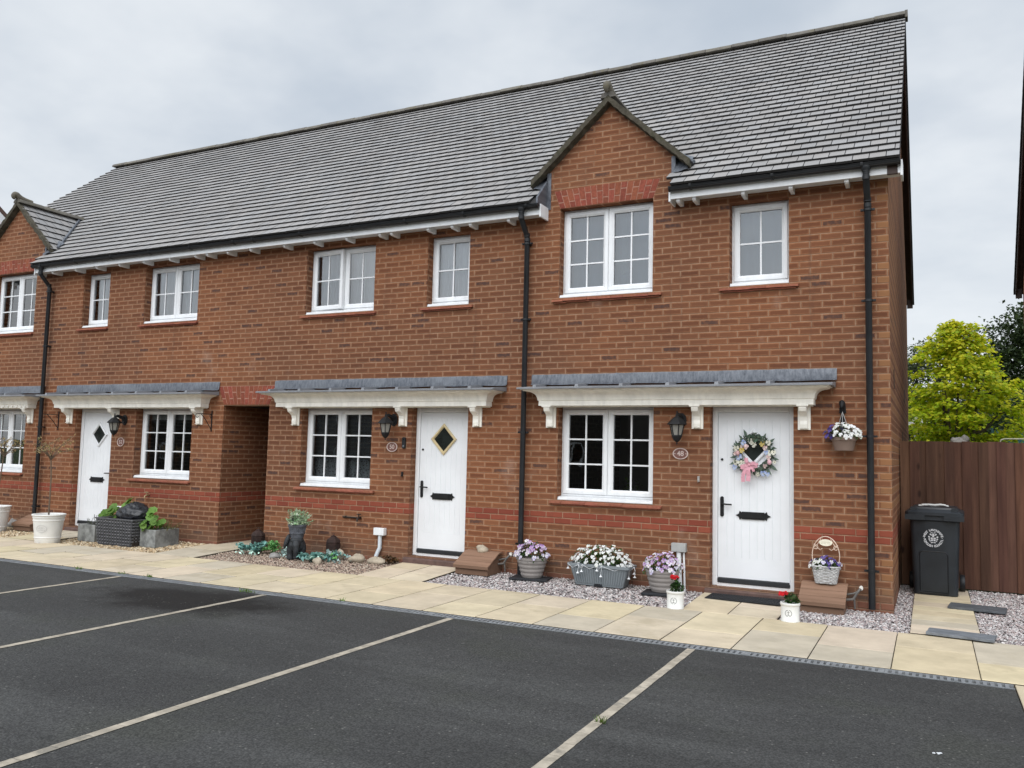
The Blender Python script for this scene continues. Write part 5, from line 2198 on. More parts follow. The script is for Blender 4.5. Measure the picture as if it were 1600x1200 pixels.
succ((-6.93, -.36, .0), 'grey rosette succulents at the right foot of the rusty lantern',
     [(R.uniform(-.1, .16), R.uniform(-.1, .1), .03 + R.uniform(0, .1), R.uniform(.05, .09), R.choice((TEAL, GREY_, GRN))) for _ in range(9)], 5)


def stone(loc, r, seed, label, m=M_STONE, amp=.22, group=None):
    b = MB()
    b.blob((0, 0, r[2] * .7), r, seed, amp, 14, 9)
    o = b.build('stone', m, smooth=True)
    o.location = loc
    return tag(o, label, 'stone', group)


stone((-6.66, -.24, .02), (.12, .08, .065), 5, 'larger brown garden stone right of the succulents')
stone((-6.36, -.22, .02), (.13, .07, .055), 6, 'long pale garden stone at the foot of the white conduit')
stone((-6.98, -.20, .02), (.075, .06, .085), 7, 'upright pale stone touching the right rusty lantern')
stone((-7.06, -.58, .0), (.075, .055, .05), 8, 'yellowish stone among the succulents')
stone((-7.72, -.22, .03), (.06, .05, .10), 9, 'pointed grey stone beside the grey-green succulent', M_STONEG)
stone((-7.92, -.47, .0), (.10, .05, .045), 10, 'flat grey stone in front of the grey-green succulent', M_STONEG)
t = thing('dry_plant', 'dead brown low plant beside the white conduit', 'plant', (-6.22, -.13, .03))
b = MB()
R = random.Random(8)
leaf_spray(b, (0, 0, .05), (.2, .09, .06), 170, R, .035, [(1, 1, 1), (1.5, 1.2, .8), (.6, .6, .6)], .3)
b.build('leaves', leaf_mat('dry_leaf', (.085, .055, .028), .1), t)

# ---------------------------------------------------------------- in front of house 52: planters, bag, trees in pots
t = thing('wicker_planter', 'dark grey woven rectangular planter between two stone planters', 'planter', (-10.83, -.60, .0))
b = MB()
R = random.Random(17)
X0, X1, Y0, Y1, H = -.42, .42, -.20, .20, .395
rows = 17
for j in range(rows):
    z0, z1 = H * j / rows, H * (j + 1) / rows
    k = .88 + .12 * j / rows
    for (ax, L, fixed, sgn) in (('x', X1, Y0, -1), ('y', Y1, X1, 1), ('x', X1, Y1, 1), ('y', Y1, X0, -1)):
        n = 26 if ax == 'x' else 12
        for i in range(n):
            a, c = -L * k + 2 * L * k * i / n, -L * k + 2 * L * k * (i + 1) / n
            o = .013 if (i + j) % 2 else .0
            g = R.uniform(.8, 1.2) * (1.5 if j % 2 else .65)
            b.curcol = (g, g, g)
            d = fixed * k + sgn * o
            e = fixed * k - sgn * .01
            if ax == 'x':
                b.box(a, c, min(d, e), max(d, e), z0 + .0025, z1 - .0035)
            else:
                b.box(min(d, e), max(d, e), a, c, z0 + .0025, z1 - .0035)
b.curcol = (.9, .9, .9)
b.box(X0 - .012, X1 + .012, Y0 - .014, Y0 + .02, H, H + .018)
b.box(X0 - .012, X1 + .012, Y1 - .02, Y1 + .014, H, H + .018)
b.box(X0 - .012, X0 + .02, Y0 + .02, Y1 - .02, H, H + .018)
b.box(X1 - .02, X1 + .012, Y0 + .02, Y1 - .02, H, H + .018)
b.build('woven_body', tint_mat('dark_rattan', (.105, .105, .11), .65, .15, 30), t)
b = MB()
b.box(X0 + .03, X1 - .03, Y0 + .03, Y1 - .03, .02, H - .05)
b.build('soil', M_SOIL, t)

M_CONC = simple('weathered_stone', (.215, .22, .21), .9, .4, 9, 20, .5, bdist=.008)


def stone_planter(loc, sx, sy, h, label):
    t = thing('stone_planter', label, 'planter', loc, 0, 'square weathered stone planters')
    b = MB()
    R4 = lambda k, z, i=0: [(-sx * k + i, -sy * k + i, z), (sx * k - i, -sy * k + i, z), (sx * k - i, sy * k - i, z), (-sx * k + i, sy * k - i, z)]
    b.loft([R4(.95, 0), R4(1, .01), R4(1, h), R4(1, h, .03), R4(1, h - .05, .03)], True, True)
    b.build('box', M_CONC, t, bevel=.006)
    return t


P1 = stone_planter((-11.60, -.50, .0), .2, .19, .27, 'small square stone planter left of the wicker planter')
P2 = stone_planter((-10.245, -.44, .0), .165, .225, .27, 'taller weathered stone planter right of the wicker planter')


def round_leaf(b, q, nrm, r, R, col, lobes=7):
    nrm = Vector(nrm).normalized()
    s = nrm.cross(Vector((0, 0, 1)))
    if s.length < .05:
        s = Vector((1, 0, 0))
    s.normalize()
    d = nrm.cross(s)
    g = R.uniform(.75, 1.3)
    b.curcol = tuple(v * g for v in col)
    n = 14
    pts = [q]
    ring = []
    for i in range(n):
        a = 2 * pi * i / n
        rr = r * (1 + .10 * cos(lobes * a))
        ring.append(q + s * rr * cos(a) + d * rr * sin(a) + nrm * r * .22)
    for i in range(n):
        b.face([q, ring[i], ring[(i + 1) % n]])


def leafy(loc, label, spots, seed, col=(1, 1, 1)):
    """broad round leaves on stalks (hollyhock / geranium kind)"""
    t = thing('leafy_plant', label, 'plant', loc)
    R = random.Random(seed)
    b, s = MB(), MB()
    for (x, y, z, r) in spots:
        q = Vector((x, y, z))
        nrm = Vector((R.uniform(-.5, .6), -.7 + R.uniform(-.4, .4), .75))
        round_leaf(b, q, nrm, r * .8, R, col)
        for _ in range(2):                                # smaller leaves around each big one
            dq = Vector((R.uniform(-.07, .07), R.uniform(-.06, .05), R.uniform(-.07, .03)))
            n2 = Vector((R.uniform(-.9, .9), -.8 + R.uniform(-.4, .5), R.uniform(.2, .9)))
            k = R.uniform(.75, 1.2)
            round_leaf(b, q + dq, n2, r * R.uniform(.45, .65), R, (k, k * R.uniform(.9, 1.05), k * .9))
        s.curcol = (1.2, 1, .5)
        s.tube([(x * .4, y * .4, 0), (x * .75, y * .75, z * .6), (x, y, z)], .005, 5)
    b.build('leaves', M_BROADLEAF, t)
    s.build('stalks', M_BROADLEAF, t)
    return t


M_BROADLEAF = leaf_mat('broad_leaf', (.15, .28, .06), .35)
R = random.Random(3)
leafy((-11.36, -.42, .26), 'tall broad-leaved green plant growing in the left stone planter',
      [(-.10, -.05, .12, .085), (.0, -.12, .2, .09), (.10, -.08, .24, .1), (.02, .0, .28, .09), (-.08, .02, .22, .09), (.16, -.04, .15, .085), (.2, .03, .22, .08), (.05, -.16, .13, .08), (-.02, -.18, .05, .075), (.22, .1, .38, .075), (.28, .12, .42, .06), (.18, .08, .31, .07), (-.12, .08, .16, .07), (.26, .0, .12, .08), (.1, .06, .16, .09)], 4)
leafy((-10.33, -.52, .24), 'broad-leaved green plant growing in the right stone planter',
      [(-.10, -.10, .10, .09), (-.14, -.06, .02, .08), (-.02, -.14, .12, .085), (.0, -.04, .20, .085), (-.06, .0, .27, .09), (.03, -.02, .31, .08), (.10, -.06, .15, .08), (.14, .02, .12, .075), (-.02, .06, .18, .08), (.06, -.1, .05, .07), (-.12, .04, .06, .08), (.02, .1, .1, .08)], 5)
t = thing('straggly_plant', 'thin straggly stems at the back of the right stone planter', 'plant', (-10.2, -.36, .24))
b = MB()
R = random.Random(6)
for k in range(30):
    a = R.uniform(-.6, .9)
    p = Vector((R.uniform(-.08, .1), R.uniform(-.1, .1), 0))
    q = p + Vector((a * .25, R.uniform(-.08, .08), R.uniform(.06, .17)))
    g = R.uniform(.6, 1.2)
    b.curcol = (g, g, g)
    b.tube([p, (p + q) / 2 + Vector((0, 0, .02)), q], .0025, 4)
    for i in range(6):
        one_leaf(b, p + (q - p) * R.random(), R, .03, [(1, 1, 1), (1.8, 1.3, .8)], q - p, .5, .3)
b.build('stems', leaf_mat('straw_leaf', (.13, .14, .05), .2), t)
t = thing('straggly_plant', 'thin grey leafless sprigs in the left stone planter by the door', 'plant', (-11.68, -.5, .24))
b = MB()
for k in range(16):
    p = Vector((R.uniform(-.12, .1), R.uniform(-.1, .1), 0))
    q = p + Vector((R.uniform(-.06, .12), R.uniform(-.06, .06), R.uniform(.05, .18)))
    b.curcol = (.6, .6, .7)
    b.tube([p, q], .003, 4)
    for i in range(4):
        one_leaf(b, p + (q - p) * R.uniform(.4, 1), R, .035, [(.6, .6, .7), (.9, 1, .7)], q - p, .5, .3)
b.build('stems', leaf_mat('grey_sprig', (.13, .14, .10), .2), t)

t = thing('refuse_sack', 'knotted black plastic sack lying on the wicker planter', 'sack', (-10.72, -.53, .37))
b = MB()
nu, nv = 64, 34
R = random.Random(14)
from mathutils import noise as mnoise
vs, fs = [], []
for j in range(nv + 1):
    th = pi * j / nv
    for i in range(nu):
        a = 2 * pi * i / nu
        p = Vector((.285 * sin(th) * cos(a), .20 * sin(th) * sin(a), .135 * cos(th)))
        n1 = mnoise.noise(Vector((p.x * 9, p.y * 9, p.z * 14)))
        n2 = mnoise.noise(Vector((p.x * 22 + 5, p.y * 22, p.z * 26)))
        k = 1 + .16 * (1 - abs(n1) * 2) * .6 + .07 * (1 - abs(n2) * 2.5)
        z = p.z * k + .10 + (.05 * max(0, 1 - abs(p.x - .02) * 9) if p.z > 0 else 0)
        vs.append((p.x * k, p.y * k, max(z, .0)))
for j in range(nv):
    for i in range(nu):
        k = (i + 1) % nu
        fs.append((j * nu + i, (j + 1) * nu + i, (j + 1) * nu + k, j * nu + k))
b.add(vs, fs)
b.build('sack', simple('black_polythene', (.009, .010, .014), .36, .2, 12, 26, .5, spec=.6, bdist=.02), t, smooth=True)
b = MB()
b.lathe([(.02, .0), (.035, .02), (.018, .04), (.03, .06)], (.02, -.02, .235), 9)
b.build('knot', simple('polythene_knot', (.013, .014, .018), .3, .2, 12), t)


def ringed_pot(loc, label, treelabel, seed, lean):
    t = thing('flower_pot', label, 'plant pot', loc, 0, 'large white ringed tree pots')
    b = MB()
    pr = [(0, 0), (.172, 0), (.176, .006)]
    r = lambda z: .176 + (.225 - .176) * z / .43
    for z in (.085, .345, .395):
        pr += [(r(z - .012), z - .012), (r(z) + .006, z - .004), (r(z) + .006, z + .004), (r(z + .012), z + .012)]
    pr += [(r(.415), .412), (.238, .418), (.243, .43), (.238, .442), (.222, .442), (.212, .43), (.205, .36), (0, .36)]
    b.lathe(pr, n=44, cap=False)
    b.build('pot', simple('white_ringed_pot', (.70, .69, .66), .5, .06, 5), t, smooth=35)
    m = MB()
    az = radians(-62)
    for (k0, k1) in ((1.0, .9), (.84, .8)):
        n = 30
        for i in range(n):
            q = []
            for (kk, aa) in ((k0, i), (k0, i + 1), (k1, i + 1), (k1, i)):
                a = 2 * pi * aa / n
                u, v = .085 * kk * math.copysign(abs(cos(a)) ** 1.25, cos(a)), .062 * kk * math.copysign(abs(sin(a)) ** 1.0, sin(a))
                z = .225 + v
                rr = r(z) + .004
                q.append((rr * cos(az + u / rr), rr * sin(az + u / rr), z))
            m.face(q)
    R = random.Random(seed)
    for row in (-.018, .008, .03):
        for i in range(5 if row != .03 else 3):
            u = (i - (2 if row != .03 else 1)) * .022
            z = .222 + row
            rr = r(z) + .004
            P = lambda du, dv: (rr * cos(az + (u + du) / rr), rr * sin(az + (u + du) / rr), z + dv)
            m.face([P(-.007, -.007), P(.006, -.008), P(.008, .006), P(-.004, .009)])
    m.build('emblem', simple('raised_emblem', (.56, .55, .53), .6, .1, 9), t)
    b = MB()
    b.lathe([(0, .362), (.204, .362)], n=30, cap=False)
    b.build('soil', M_SOIL, t)
    # the little tree
    s = thing('standard_tree', treelabel, 'tree', (loc[0], loc[1], loc[2] + .36), 0, 'thin standard trees in the white pots')
    R = random.Random(seed + 1)
    b = MB()
    top = Vector((lean, 0, .98))
    pts = [Vector((-.01, 0, 0)), Vector((lean * .2, .0, .3)), Vector((lean * .55, .01, .65)), top]
    b.tube(pts, [.014, .012, .0105, .009], 7)
    lf = MB()
    for k in range(15):
        a = 2 * pi * k / 15 + R.uniform(-.3, .3)
        L = R.uniform(.25, .50)
        el = R.uniform(.15, .95)
        tip = top + Vector((cos(a) * cos(el) * L, sin(a) * cos(el) * L, sin(el) * L * .9))
        mid = top + (tip - top) * .5 + Vector((0, 0, .03))
        b.tube([top - Vector((0, 0, R.uniform(0, .08))), mid, tip], [.006, .004, .002], 5)
        for q in range(3):
            m2 = mid + (tip - mid) * R.random()
            t2 = m2 + Vector((R.uniform(-.12, .12), R.uniform(-.12, .12), R.uniform(-.03, .1)))
            b.tube([m2, t2], [.003, .0015], 4)
            for _ in range(7):
                one_leaf(lf, m2 + (t2 - m2) * R.uniform(.2, 1.1) + Vector((R.gauss(0, .012), R.gauss(0, .012), R.gauss(0, .012))), R, .042, [(1, 1, 1), (1.3, 1.1, .9), (.7, .8, .6), (1.7, 1.5, 1.2)], (t2 - m2).normalized(), .4, .38)
    b.build('trunk', simple('thin_bark', (.135, .095, .065), .85, .2, 20), s)
    lf.build('crown', leaf_mat('olive_leaf', (.30, .25, .14), .2), s)
    return t


ringed_pot((-11.98, -1.07, -.004), 'large white ringed pot nearest the stone planters', 'thin-stemmed little tree in the white pot by the left downpipe', 71, -.05)
ringed_pot((-14.05, -.62, .0), 'large white ringed pot cut by the left edge of the view', 'thin-stemmed little tree in front of the left-edge window', 75, .12)
stone((-14.02, -.20, .03), (.09, .07, .07), 12, 'pale round boulder between the left pot and timber cover')
stone((-14.32, -.12, .03), (.11, .08, .08), 13, 'dark round boulder behind the left white pot', M_STONEG)

# ---------------------------------------------------------------- the alley on the right: bin, slates, fence
t = thing('wheelie_bin', 'dark grey wheelie bin with white council crest against the fence', 'bin', (.395, 1.42, .012), radians(-2))
b = MB()


def bin_ring(hx, y0, y1, z, r=.05):
    pts = []
    for (cx, cy, a0) in ((hx - r, y0 + r, -90), (hx - r, y1 - r, 0), (-hx + r, y1 - r, 90), (-hx + r, y0 + r, 180)):
        for k in range(5):
            a = radians(a0 + 90 * k / 4)
            pts.append((cx + r * cos(a), cy + r * sin(a), z))
    return pts


b.loft([bin_ring(.225, .045, .52, .0), bin_ring(.232, .035, .53, .012), bin_ring(.262, .0, .66, .86), bin_ring(.29, -.025, .70, .875), bin_ring(.29, -.025, .70, .93)], True, True)
b.build('body', M_BINPL, t, smooth=30)
fz = lambda z: .035 * (1 - z / .86)
pn = MB()                                                 # raised arched panel on the front
op = []
for (x, z) in ((-.165, .03), (.135, .03), (.135, .46)) :
    op.append((x, z))
for k in range(7):
    a = radians(0 + 90 * k / 6)
    op.append((.085 + .05 * cos(a), .46 + .05 * sin(a)))
for k in range(7):
    a = radians(90 + 90 * k / 6)
    op.append((-.115 + .05 * cos(a), .46 + .05 * sin(a)))
n = len(op)
mx = sum(p[0] for p in op) / n
mz = sum(p[1] for p in op) / n
ou = [(x, fz(z) + .002, z) for x, z in op]
in_ = [(mx + (x - mx) * .95, fz(z) - .011, mz + (z - mz) * .97) for x, z in op]
pn.loft([ou, in_], True, False)
pn.face(in_[::-1])
pn.build('front_panel', M_BINPL, t)
pn = MB()
pn.tube([(x, fz(z) - .010, z) for x, z in op] + [], .006, 6)
pn.build('panel_groove', M_BLACKPL, t)
b = MB()
b.loft([bin_ring(.305, -.045, .71, .925), bin_ring(.31, -.05, .715, .93), bin_ring(.31, -.05, .715, .965), bin_ring(.30, -.04, .71, .972), bin_ring(.245, .02, .62, 1.0), bin_ring(.235, .03, .6, 1.022), bin_ring(.20, .08, .55, 1.028)], True, True)
for s in (-1, 1):
    b.box(s * .205 - .105, s * .205 + .105, -.062, -.04, .875, .935)
    b.box(s * .215 - .035, s * .215 + .035, -.02, .06, .96, 1.02)
b.build('lid', M_BINPL, t, smooth=30)
b = MB()
b.tube([(-.24, .76, .95), (.24, .76, .95)], .016, 8)
for s in (-1, 1):
    b.box(s * .2 - .02, s * .2 + .02, .69, .77, .93, .965)
b.build('handle', M_BINPL, t)
for s in (-1, 1):
    b = MB()
    b.lathe([(.03, -.028), (.095, -.028), (.1, -.02), (.1, .02), (.095, .028), (.03, .028)], n=24)
    b.v = [(s * .275 + p[2], .60 + p[0], .1 + p[1]) for p in b.v]
    b.build('wheel', M_BLACKPL, t, smooth=35)
b = MB()
zc, R0 = .665, .094
def onfront(x, z):
    return (x + .0, fz(z) - .0025, z)
def arc_text(txt, r, mid, span, flip):
    n = len(txt)
    for i, ch in enumerate(txt):
        if ch == ' ':
            continue
        u = (i + .5) / n - .5
        a = mid - span * u if not flip else mid + span * u
        rot = a - pi / 2 if not flip else a + pi / 2
        x, z = r * cos(a) - .015, zc + r * sin(a)
        M = Matrix.Translation((x, fz(z) - .0025, z)) @ Matrix.Rotation(-rot, 4, 'Y') @ Matrix.Rotation(pi / 2, 4, 'X')
        text_geo(b, ch, .034, M, bold=.0013)
arc_text('WEST LANCASHIRE', R0, pi / 2, radians(160), False)
arc_text('BOROUGH COUNCIL', R0, -pi / 2, radians(168), True)
for s in (-1, 1):
    b.face([onfront(-.015 + s * R0 + .005 * cos(a), zc + .004 + .005 * sin(a)) for a in (0, pi / 2, pi, 3 * pi / 2)])
# crest: shield, crossed charges, helm and mantling
def pf(pts):
    b.face([onfront(-.015 + x * 1.22, zc + z * 1.22) for x, z in pts])
for s in (-1, 1):
    pf([(s * .002, .004), (s * .022, .006), (s * .021, -.012), (s * .002, -.006)])
    pf([(s * .002, -.010), (s * .021, -.016), (s * .016, -.031), (s * .002, -.024)])
    pf([(s * .026, .012), (s * .040, .022), (s * .044, .010), (s * .034, .0)])
    pf([(s * .028, -.004), (s * .042, -.004), (s * .038, -.018), (s * .027, -.014)])
    pf([(s * .026, -.02), (s * .036, -.022), (s * .028, -.034), (s * .021, -.03)])
    pf([(s * .012, .022), (s * .032, .034), (s * .026, .044), (s * .01, .032)])
    pf([(s * .004, .046), (s * .022, .05), (s * .02, .056), (s * .004, .053)])
    pf([(s * .002, -.036), (s * .024, -.04), (s * .016, -.048), (s * .002, -.044)])
pf([(-.008, .010), (.008, .010), (.007, .042), (-.007, .042)])
b.build('crest', M_PRINT, t)
t = thing('paper', 'folded white paper lying on the bin lid', 'paper', (.40, 1.62, 1.041), radians(4))
b = MB()
pts = [(-.17, 0.0), (-.08, .006), (.0, .002), (.08, .010), (.15, .004)]
lo = [(x, -.045 + .01 * sin(x * 30), z) for x, z in pts]
hi = [(x, .045 + .012 * sin(x * 22), z + .012) for x, z in pts]
b.loft([lo, hi], False, False)
b.loft([[(p[0] * .8, p[1], p[2] + .008) for p in lo], [(p[0] * .8, p[1] - .01, p[2] + .01) for p in hi]], False, False)
b.build('sheet', simple('white_paper', (.62, .62, .60), .8, .08, 20), t)

slate_tile((.585, -.985, .012), radians(-7), .27, .125, 'grey slate slab nearest the drain, laid across the side path', (.15, .162, .178), 'slate slabs on the side path')
slate_tile((.79, .70, .012), radians(-6), .27, .16, 'darker slate slab in front of the bin, half on gravel', (.085, .092, .10), 'slate slabs on the side path')

FY = 2.36
t = thing('wooden_fence', 'dark brown close-boarded wooden fence behind the wheelie bin', 'fence', (1.0, FY, 0))
b = MB()
R = random.Random(23)
x = -.985
while x < .88:
    w = R.uniform(.085, .115)
    g = R.uniform(.72, 1.2)
    if .22 < x < .45:
        g *= 1.35
    b.curcol = (g, g * R.uniform(.93, 1.05), g * R.uniform(.9, 1.05))
    nb = nb + 1 if 'nb' in globals() else 0
    yo = R.uniform(0, .004) + (-.017 if nb % 2 else 0)
    h = 1.83 + R.uniform(-.006, .008)
    x2 = min(x + w, .90)
    b.box(x, x2 + (.012 if x2 < .9 else 0), yo, yo + .015, .0, h)
    x = x2
b.build('boards', M_FENCE, t)
b = MB()
b.curcol = (.9, .9, .9)
for z in (.3, .95, 1.6):
    b.box(-.985, .90, .024, .07, z - .04, z + .04)
b.build('rail', M_FENCE, t)
for xp in (-.93, .88):
    b = MB()
    b.curcol = (.8, .8, .8)
    b.box(xp - .045, xp + .045, .07, .16, -.02, 1.8)
    b.build('post', M_FENCE, t)

b = MB()
b.tube([(0, 0, -1.2), (0, 0, .0), (.012, 0, .035), (.05, 0, .05), (.32, 0, .052), (.40, .0, .03), (.42, 0, -1.2)], .009, 7)
o = b.build('garden_hoop', simple('pale_tube', (.45, .44, .32), .5))
o.location = (1.155, 2.56, 1.83)
tag(o, 'pale bent tube rising over the fence top at the right edge', 'hoop')
t = thing('garden_ornament', 'pale lumpy stone ornament just above the fence under the yellow tree', 'ornament', (.77, 4.9, 0))
b = MB()
b.box(-.07, .07, -.07, .07, -.05, 1.78)
b.build('post', M_FENCE2 if 'M_FENCE2' in globals() else M_BARGE, t)
b = MB()
b.blob((0, 0, 1.84), (.16, .12, .11), 5, .25, 14, 9)
b.blob((.07, -.03, 1.93), (.06, .06, .06), 6, .2, 10, 7)
b.blob((-.08, -.03, 1.9), (.05, .05, .05), 7, .2, 10, 7)
b.build('stone', simple('bleached_stone', (.42, .40, .37), .9, .2, 12), t, smooth=True)

# ---------------------------------------------------------------- trees and things beyond the fence
M_BARK = simple('bark', (.085, .07, .05), .9, .3, 14, 20, .6)
M_ACER = leaf_mat('golden_leaf', (.57, .61, .03), .55, .5)
t = thing('golden_tree', 'small golden-leaved tree with bare limbs showing behind the fence', 'tree', (.97, 13.0, 0))
GS = 1.25
gz_ = lambda z: 1.56 + (z - 1.56) * GS
b = MB()
lf = MB()
R = random.Random(101)


def acer_env(z):                                          # half width of the crown at a height
    pts = ((1.8, .62), (2.1, .95), (2.5, 1.08), (2.9, .98), (3.25, .84), (3.6, .56), (3.95, .33), (4.15, .14), (4.4, .03))
    for (za, ra), (zb, rb) in zip(pts, pts[1:]):
        if z <= zb:
            return ra + (rb - ra) * max(0, (z - za)) / (zb - za)
    return .03


b.tube([(0, 0, 0), (.0, .02, .8), (-.02, 0, 1.5), (-.03, .0, 1.95)], [.085, .07, .06, .055], 9)
limbs = []
for k in range(11):
    a = 2 * pi * k / 11 + R.uniform(-.25, .25)
    zt = R.uniform(2.3, 3.9)
    rr = acer_env(zt) * R.uniform(.55, .85)
    p0 = Vector((-.02, 0, R.uniform(1.3, 2.1)))
    p3 = Vector((cos(a) * rr + .1, sin(a) * rr, zt))
    p1 = p0 + (p3 - p0) * .35 + Vector((cos(a) * .12, sin(a) * .12, -.05))
    p2 = p0 + (p3 - p0) * .7 + Vector((0, 0, .06))
    b.tube([p0, p1, p2, p3], [.042, .03, .018, .007], 7)
    limbs.append((p1, p2, p3))
for k in range(225):
    z = 1.85 + 2.35 * R.random() ** 1.1
    a = R.uniform(0, 2 * pi)
    e = .94 * acer_env(z) * (1 + .28 * sin(3 * a + z * 3.3) + R.uniform(-.14, .22))
    rad = e * sqrt(R.uniform(.08, 1.0))
    if k % 18 == 0:                                       # odd sprays that stand out of the outline
        rad *= 1.2
        z += .16
    c = Vector(((.08) - .05 * min(1, max(0, (z - 2.9) / .5)) + cos(a) * rad, sin(a) * rad, z + .10 * cos(a * 2)))
    out = Vector((cos(a), sin(a), 0))
    pr = R.uniform(.16, .34)
    lit = .75 + .3 * (z - 1.85) / 2.3
    for _ in range(int(74 * pr / .25)):
        u, v = R.gauss(0, .5), R.gauss(0, .5)
        q = c + Vector((u * pr, v * pr, R.gauss(0, .035) - (u * u + v * v) * pr * .28)) + out * R.uniform(-.02, .08)
        s = R.uniform(.055, .105)
        d = Vector((R.gauss(0, 1), R.gauss(0, 1), -.35)) + out * .9
        d.normalize()
        sd = d.cross(Vector((R.gauss(0, .5) + out.x * .5, R.gauss(0, .5) + out.y * .6, .8))).normalized()
        yel = R.random()
        top = max(0, (z - 2.6) / 1.5)  # more pale leaves higher up: daylight on the crown put into the tint
        base_ = (1.12, 1.0, 1.2) if yel < .35 + .35 * top else (.80, .92, .8) if yel < .80 else (.46, .6, .5)
        g = R.uniform(.8, 1.2)
        lf.curcol = tuple(w * g for w in base_)
        lf.face([q - d * s * .3, q + sd * s * .42 + d * s * .12, q + d * s * .6, q - sd * s * .42 + d * s * .12])
for q in (b, lf):                                         # grow the little model to the tree's true size
    q.v = [(p[0] * GS, p[1] * GS, max(gz_(p[2]), -.05) if p[2] > 1.0 else p[2] * .86) for p in q.v]
b.build('trunk', M_BARK, t, smooth=60)
lf.build('crown', M_ACER, t)


def bushy_tree(loc, label, trunk_h, env, n, size, mat, cols, seed, group=None, gap=.0, trunk_r=.16, cat='tree', name='broadleaf_tree'):
    """env: list of (cx, cy, cz, rx, ry, rz) lumps that make up the crown"""
    t = thing(name, label, cat, loc, 0, group)
    R = random.Random(seed)
    b = MB()
    b.tube([(0, 0, 0), (.05, 0, trunk_h * .5), (0, .05, trunk_h)], [trunk_r, trunk_r * .8, trunk_r * .6], 8)
    for (cx, cy, cz, rx, ry, rz) in env[:9]:
        b.tube([(0, 0, trunk_h * .75), (cx * .5, cy * .5, (trunk_h + cz) * .5), (cx, cy, cz)], [trunk_r * .45, trunk_r * .28, trunk_r * .1], 6)
    b.build('trunk', M_BARK, t)
    lf = MB()
    vol = [e[3] * e[4] * e[5] for e in env]
    tot = sum(vol)
    for e, v in zip(env, vol):
        m = int(n * v / tot)
        sub = []
        for _ in range(max(5, m // 45)):                  # leaf sprays on the skin of each lump
            d = Vector((R.gauss(0, 1), R.gauss(0, 1), R.gauss(.25, 1))).normalized()
            k = R.uniform(.6, 1.05)
            sub.append((Vector((e[0] + d.x * e[3] * k, e[1] + d.y * e[4] * k, e[2] + d.z * e[5] * k)), d))
        for i in range(m):
            c, d = R.choice(sub)
            q = c + Vector((R.gauss(0, 1), R.gauss(0, 1), R.gauss(0, .6))) * size * 1.9
            if R.random() < gap:
                continue
            one_leaf(lf, q, R, size, cols, d, .6, .6)
    lf.build('crown', mat, t)
    return t


def lumps(R, n, cx, cy, z0, z1, rx, ry, s0, s1):
    out = []
    for _ in range(n):
        a = R.uniform(0, 2 * pi)
        z = R.uniform(z0, z1)
        u = (z - z0) / (z1 - z0)
        k = sqrt(max(.05, 1 - (2 * u - .85) ** 2 * .55)) * R.uniform(.3, 1)
        s = R.uniform(s0, s1)
        out.append((cx + cos(a) * rx * k, cy + sin(a) * ry * k, z, s, s, s * .8))
    return out


R = random.Random(55)
M_DARKLEAF = leaf_mat('dark_leaf', (.040, .062, .022), .25)
M_GREYLEAF = leaf_mat('grey_green_leaf', (.075, .095, .05), .3)
bushy_tree((3.75, 21.5, -.05), 'large dark green tree at the right edge behind the golden tree', 3.2, lumps(R, 40, 0, 0, 1.2, 6.1, 1.9, 1.9, .5, .95) + [(-1.5, -.5, 4.9, .75, .8, .75), (-1.15, -.5, 5.5, .75, .8, .7), (-.6, -.5, 6.05, .8, .8, .7), (.2, -.5, 6.35, .9, .8, .7), (-1.9, -.6, 3.9, .8, .8, .8), (-2.0, -.6, 2.9, .8, .8, .8), (-1.75, -.6, 2.2, .8, .8, .8), (-1.7, -.6, 3.2, .8, .8, .8), (-1.5, -.6, 4.2, .8, .8, .8), (-1.15, -.6, 2.6, .9, .9, .8), (-1.1, -.5, 3.7, .9, .9, .8), (-.8, -.5, 4.7, .85, .85, .75), (-.2, -.5, 5.5, .9, .8, .7), (.5, -.5, 6.0, .9, .8, .6)], 42000, .125, M_DARKLEAF, [(1, 1, 1), (.7, .75, .7), (1.4, 1.35, 1.1), (.55, .6, .6)], 5)
bushy_tree((.25, 19.5, -.05), 'thin-crowned grey-green tree with sky showing through, left of the golden top', 3.4, lumps(R, 34, 0, 0, 2.4, 5.25, 1.5, 1.2, .24, .46), 9500, .11, M_GREYLEAF, [(1, 1, 1), (.7, .75, .8), (1.3, 1.3, 1.1)], 6)
bushy_tree((-.4, 17.2, -.05), 'dark rounded bush behind the thin grey-green tree', 1.6, lumps(R, 16, 0, 0, 1.2, 3.7, 1.2, 1.0, .35, .6), 5200, .10, M_DARKLEAF, [(1, 1, 1), (.75, .8, .8), (1.3, 1.2, 1.2)], 7)
bushy_tree((2.6, 17.5, -.05), 'dark low bush behind the golden tree, below the large dark tree', 1.2, lumps(R, 16, 0, 0, .6, 3.3, 1.3, 1.0, .35, .6), 5200, .10, M_DARKLEAF, [(.8, .9, .9), (.6, .65, .65), (1.1, 1.1, 1.0)], 8)
bushy_tree((.15, 15.6, -.05), 'green shrub under the basketball net', .5, lumps(R, 8, 0, 0, .4, 2.1, .5, .4, .22, .35), 1600, .07, M_GREYLEAF, [(.7, 1.1, .5), (.5, .8, .4)], 9, cat='shrub', name='garden_shrub', trunk_r=.04)

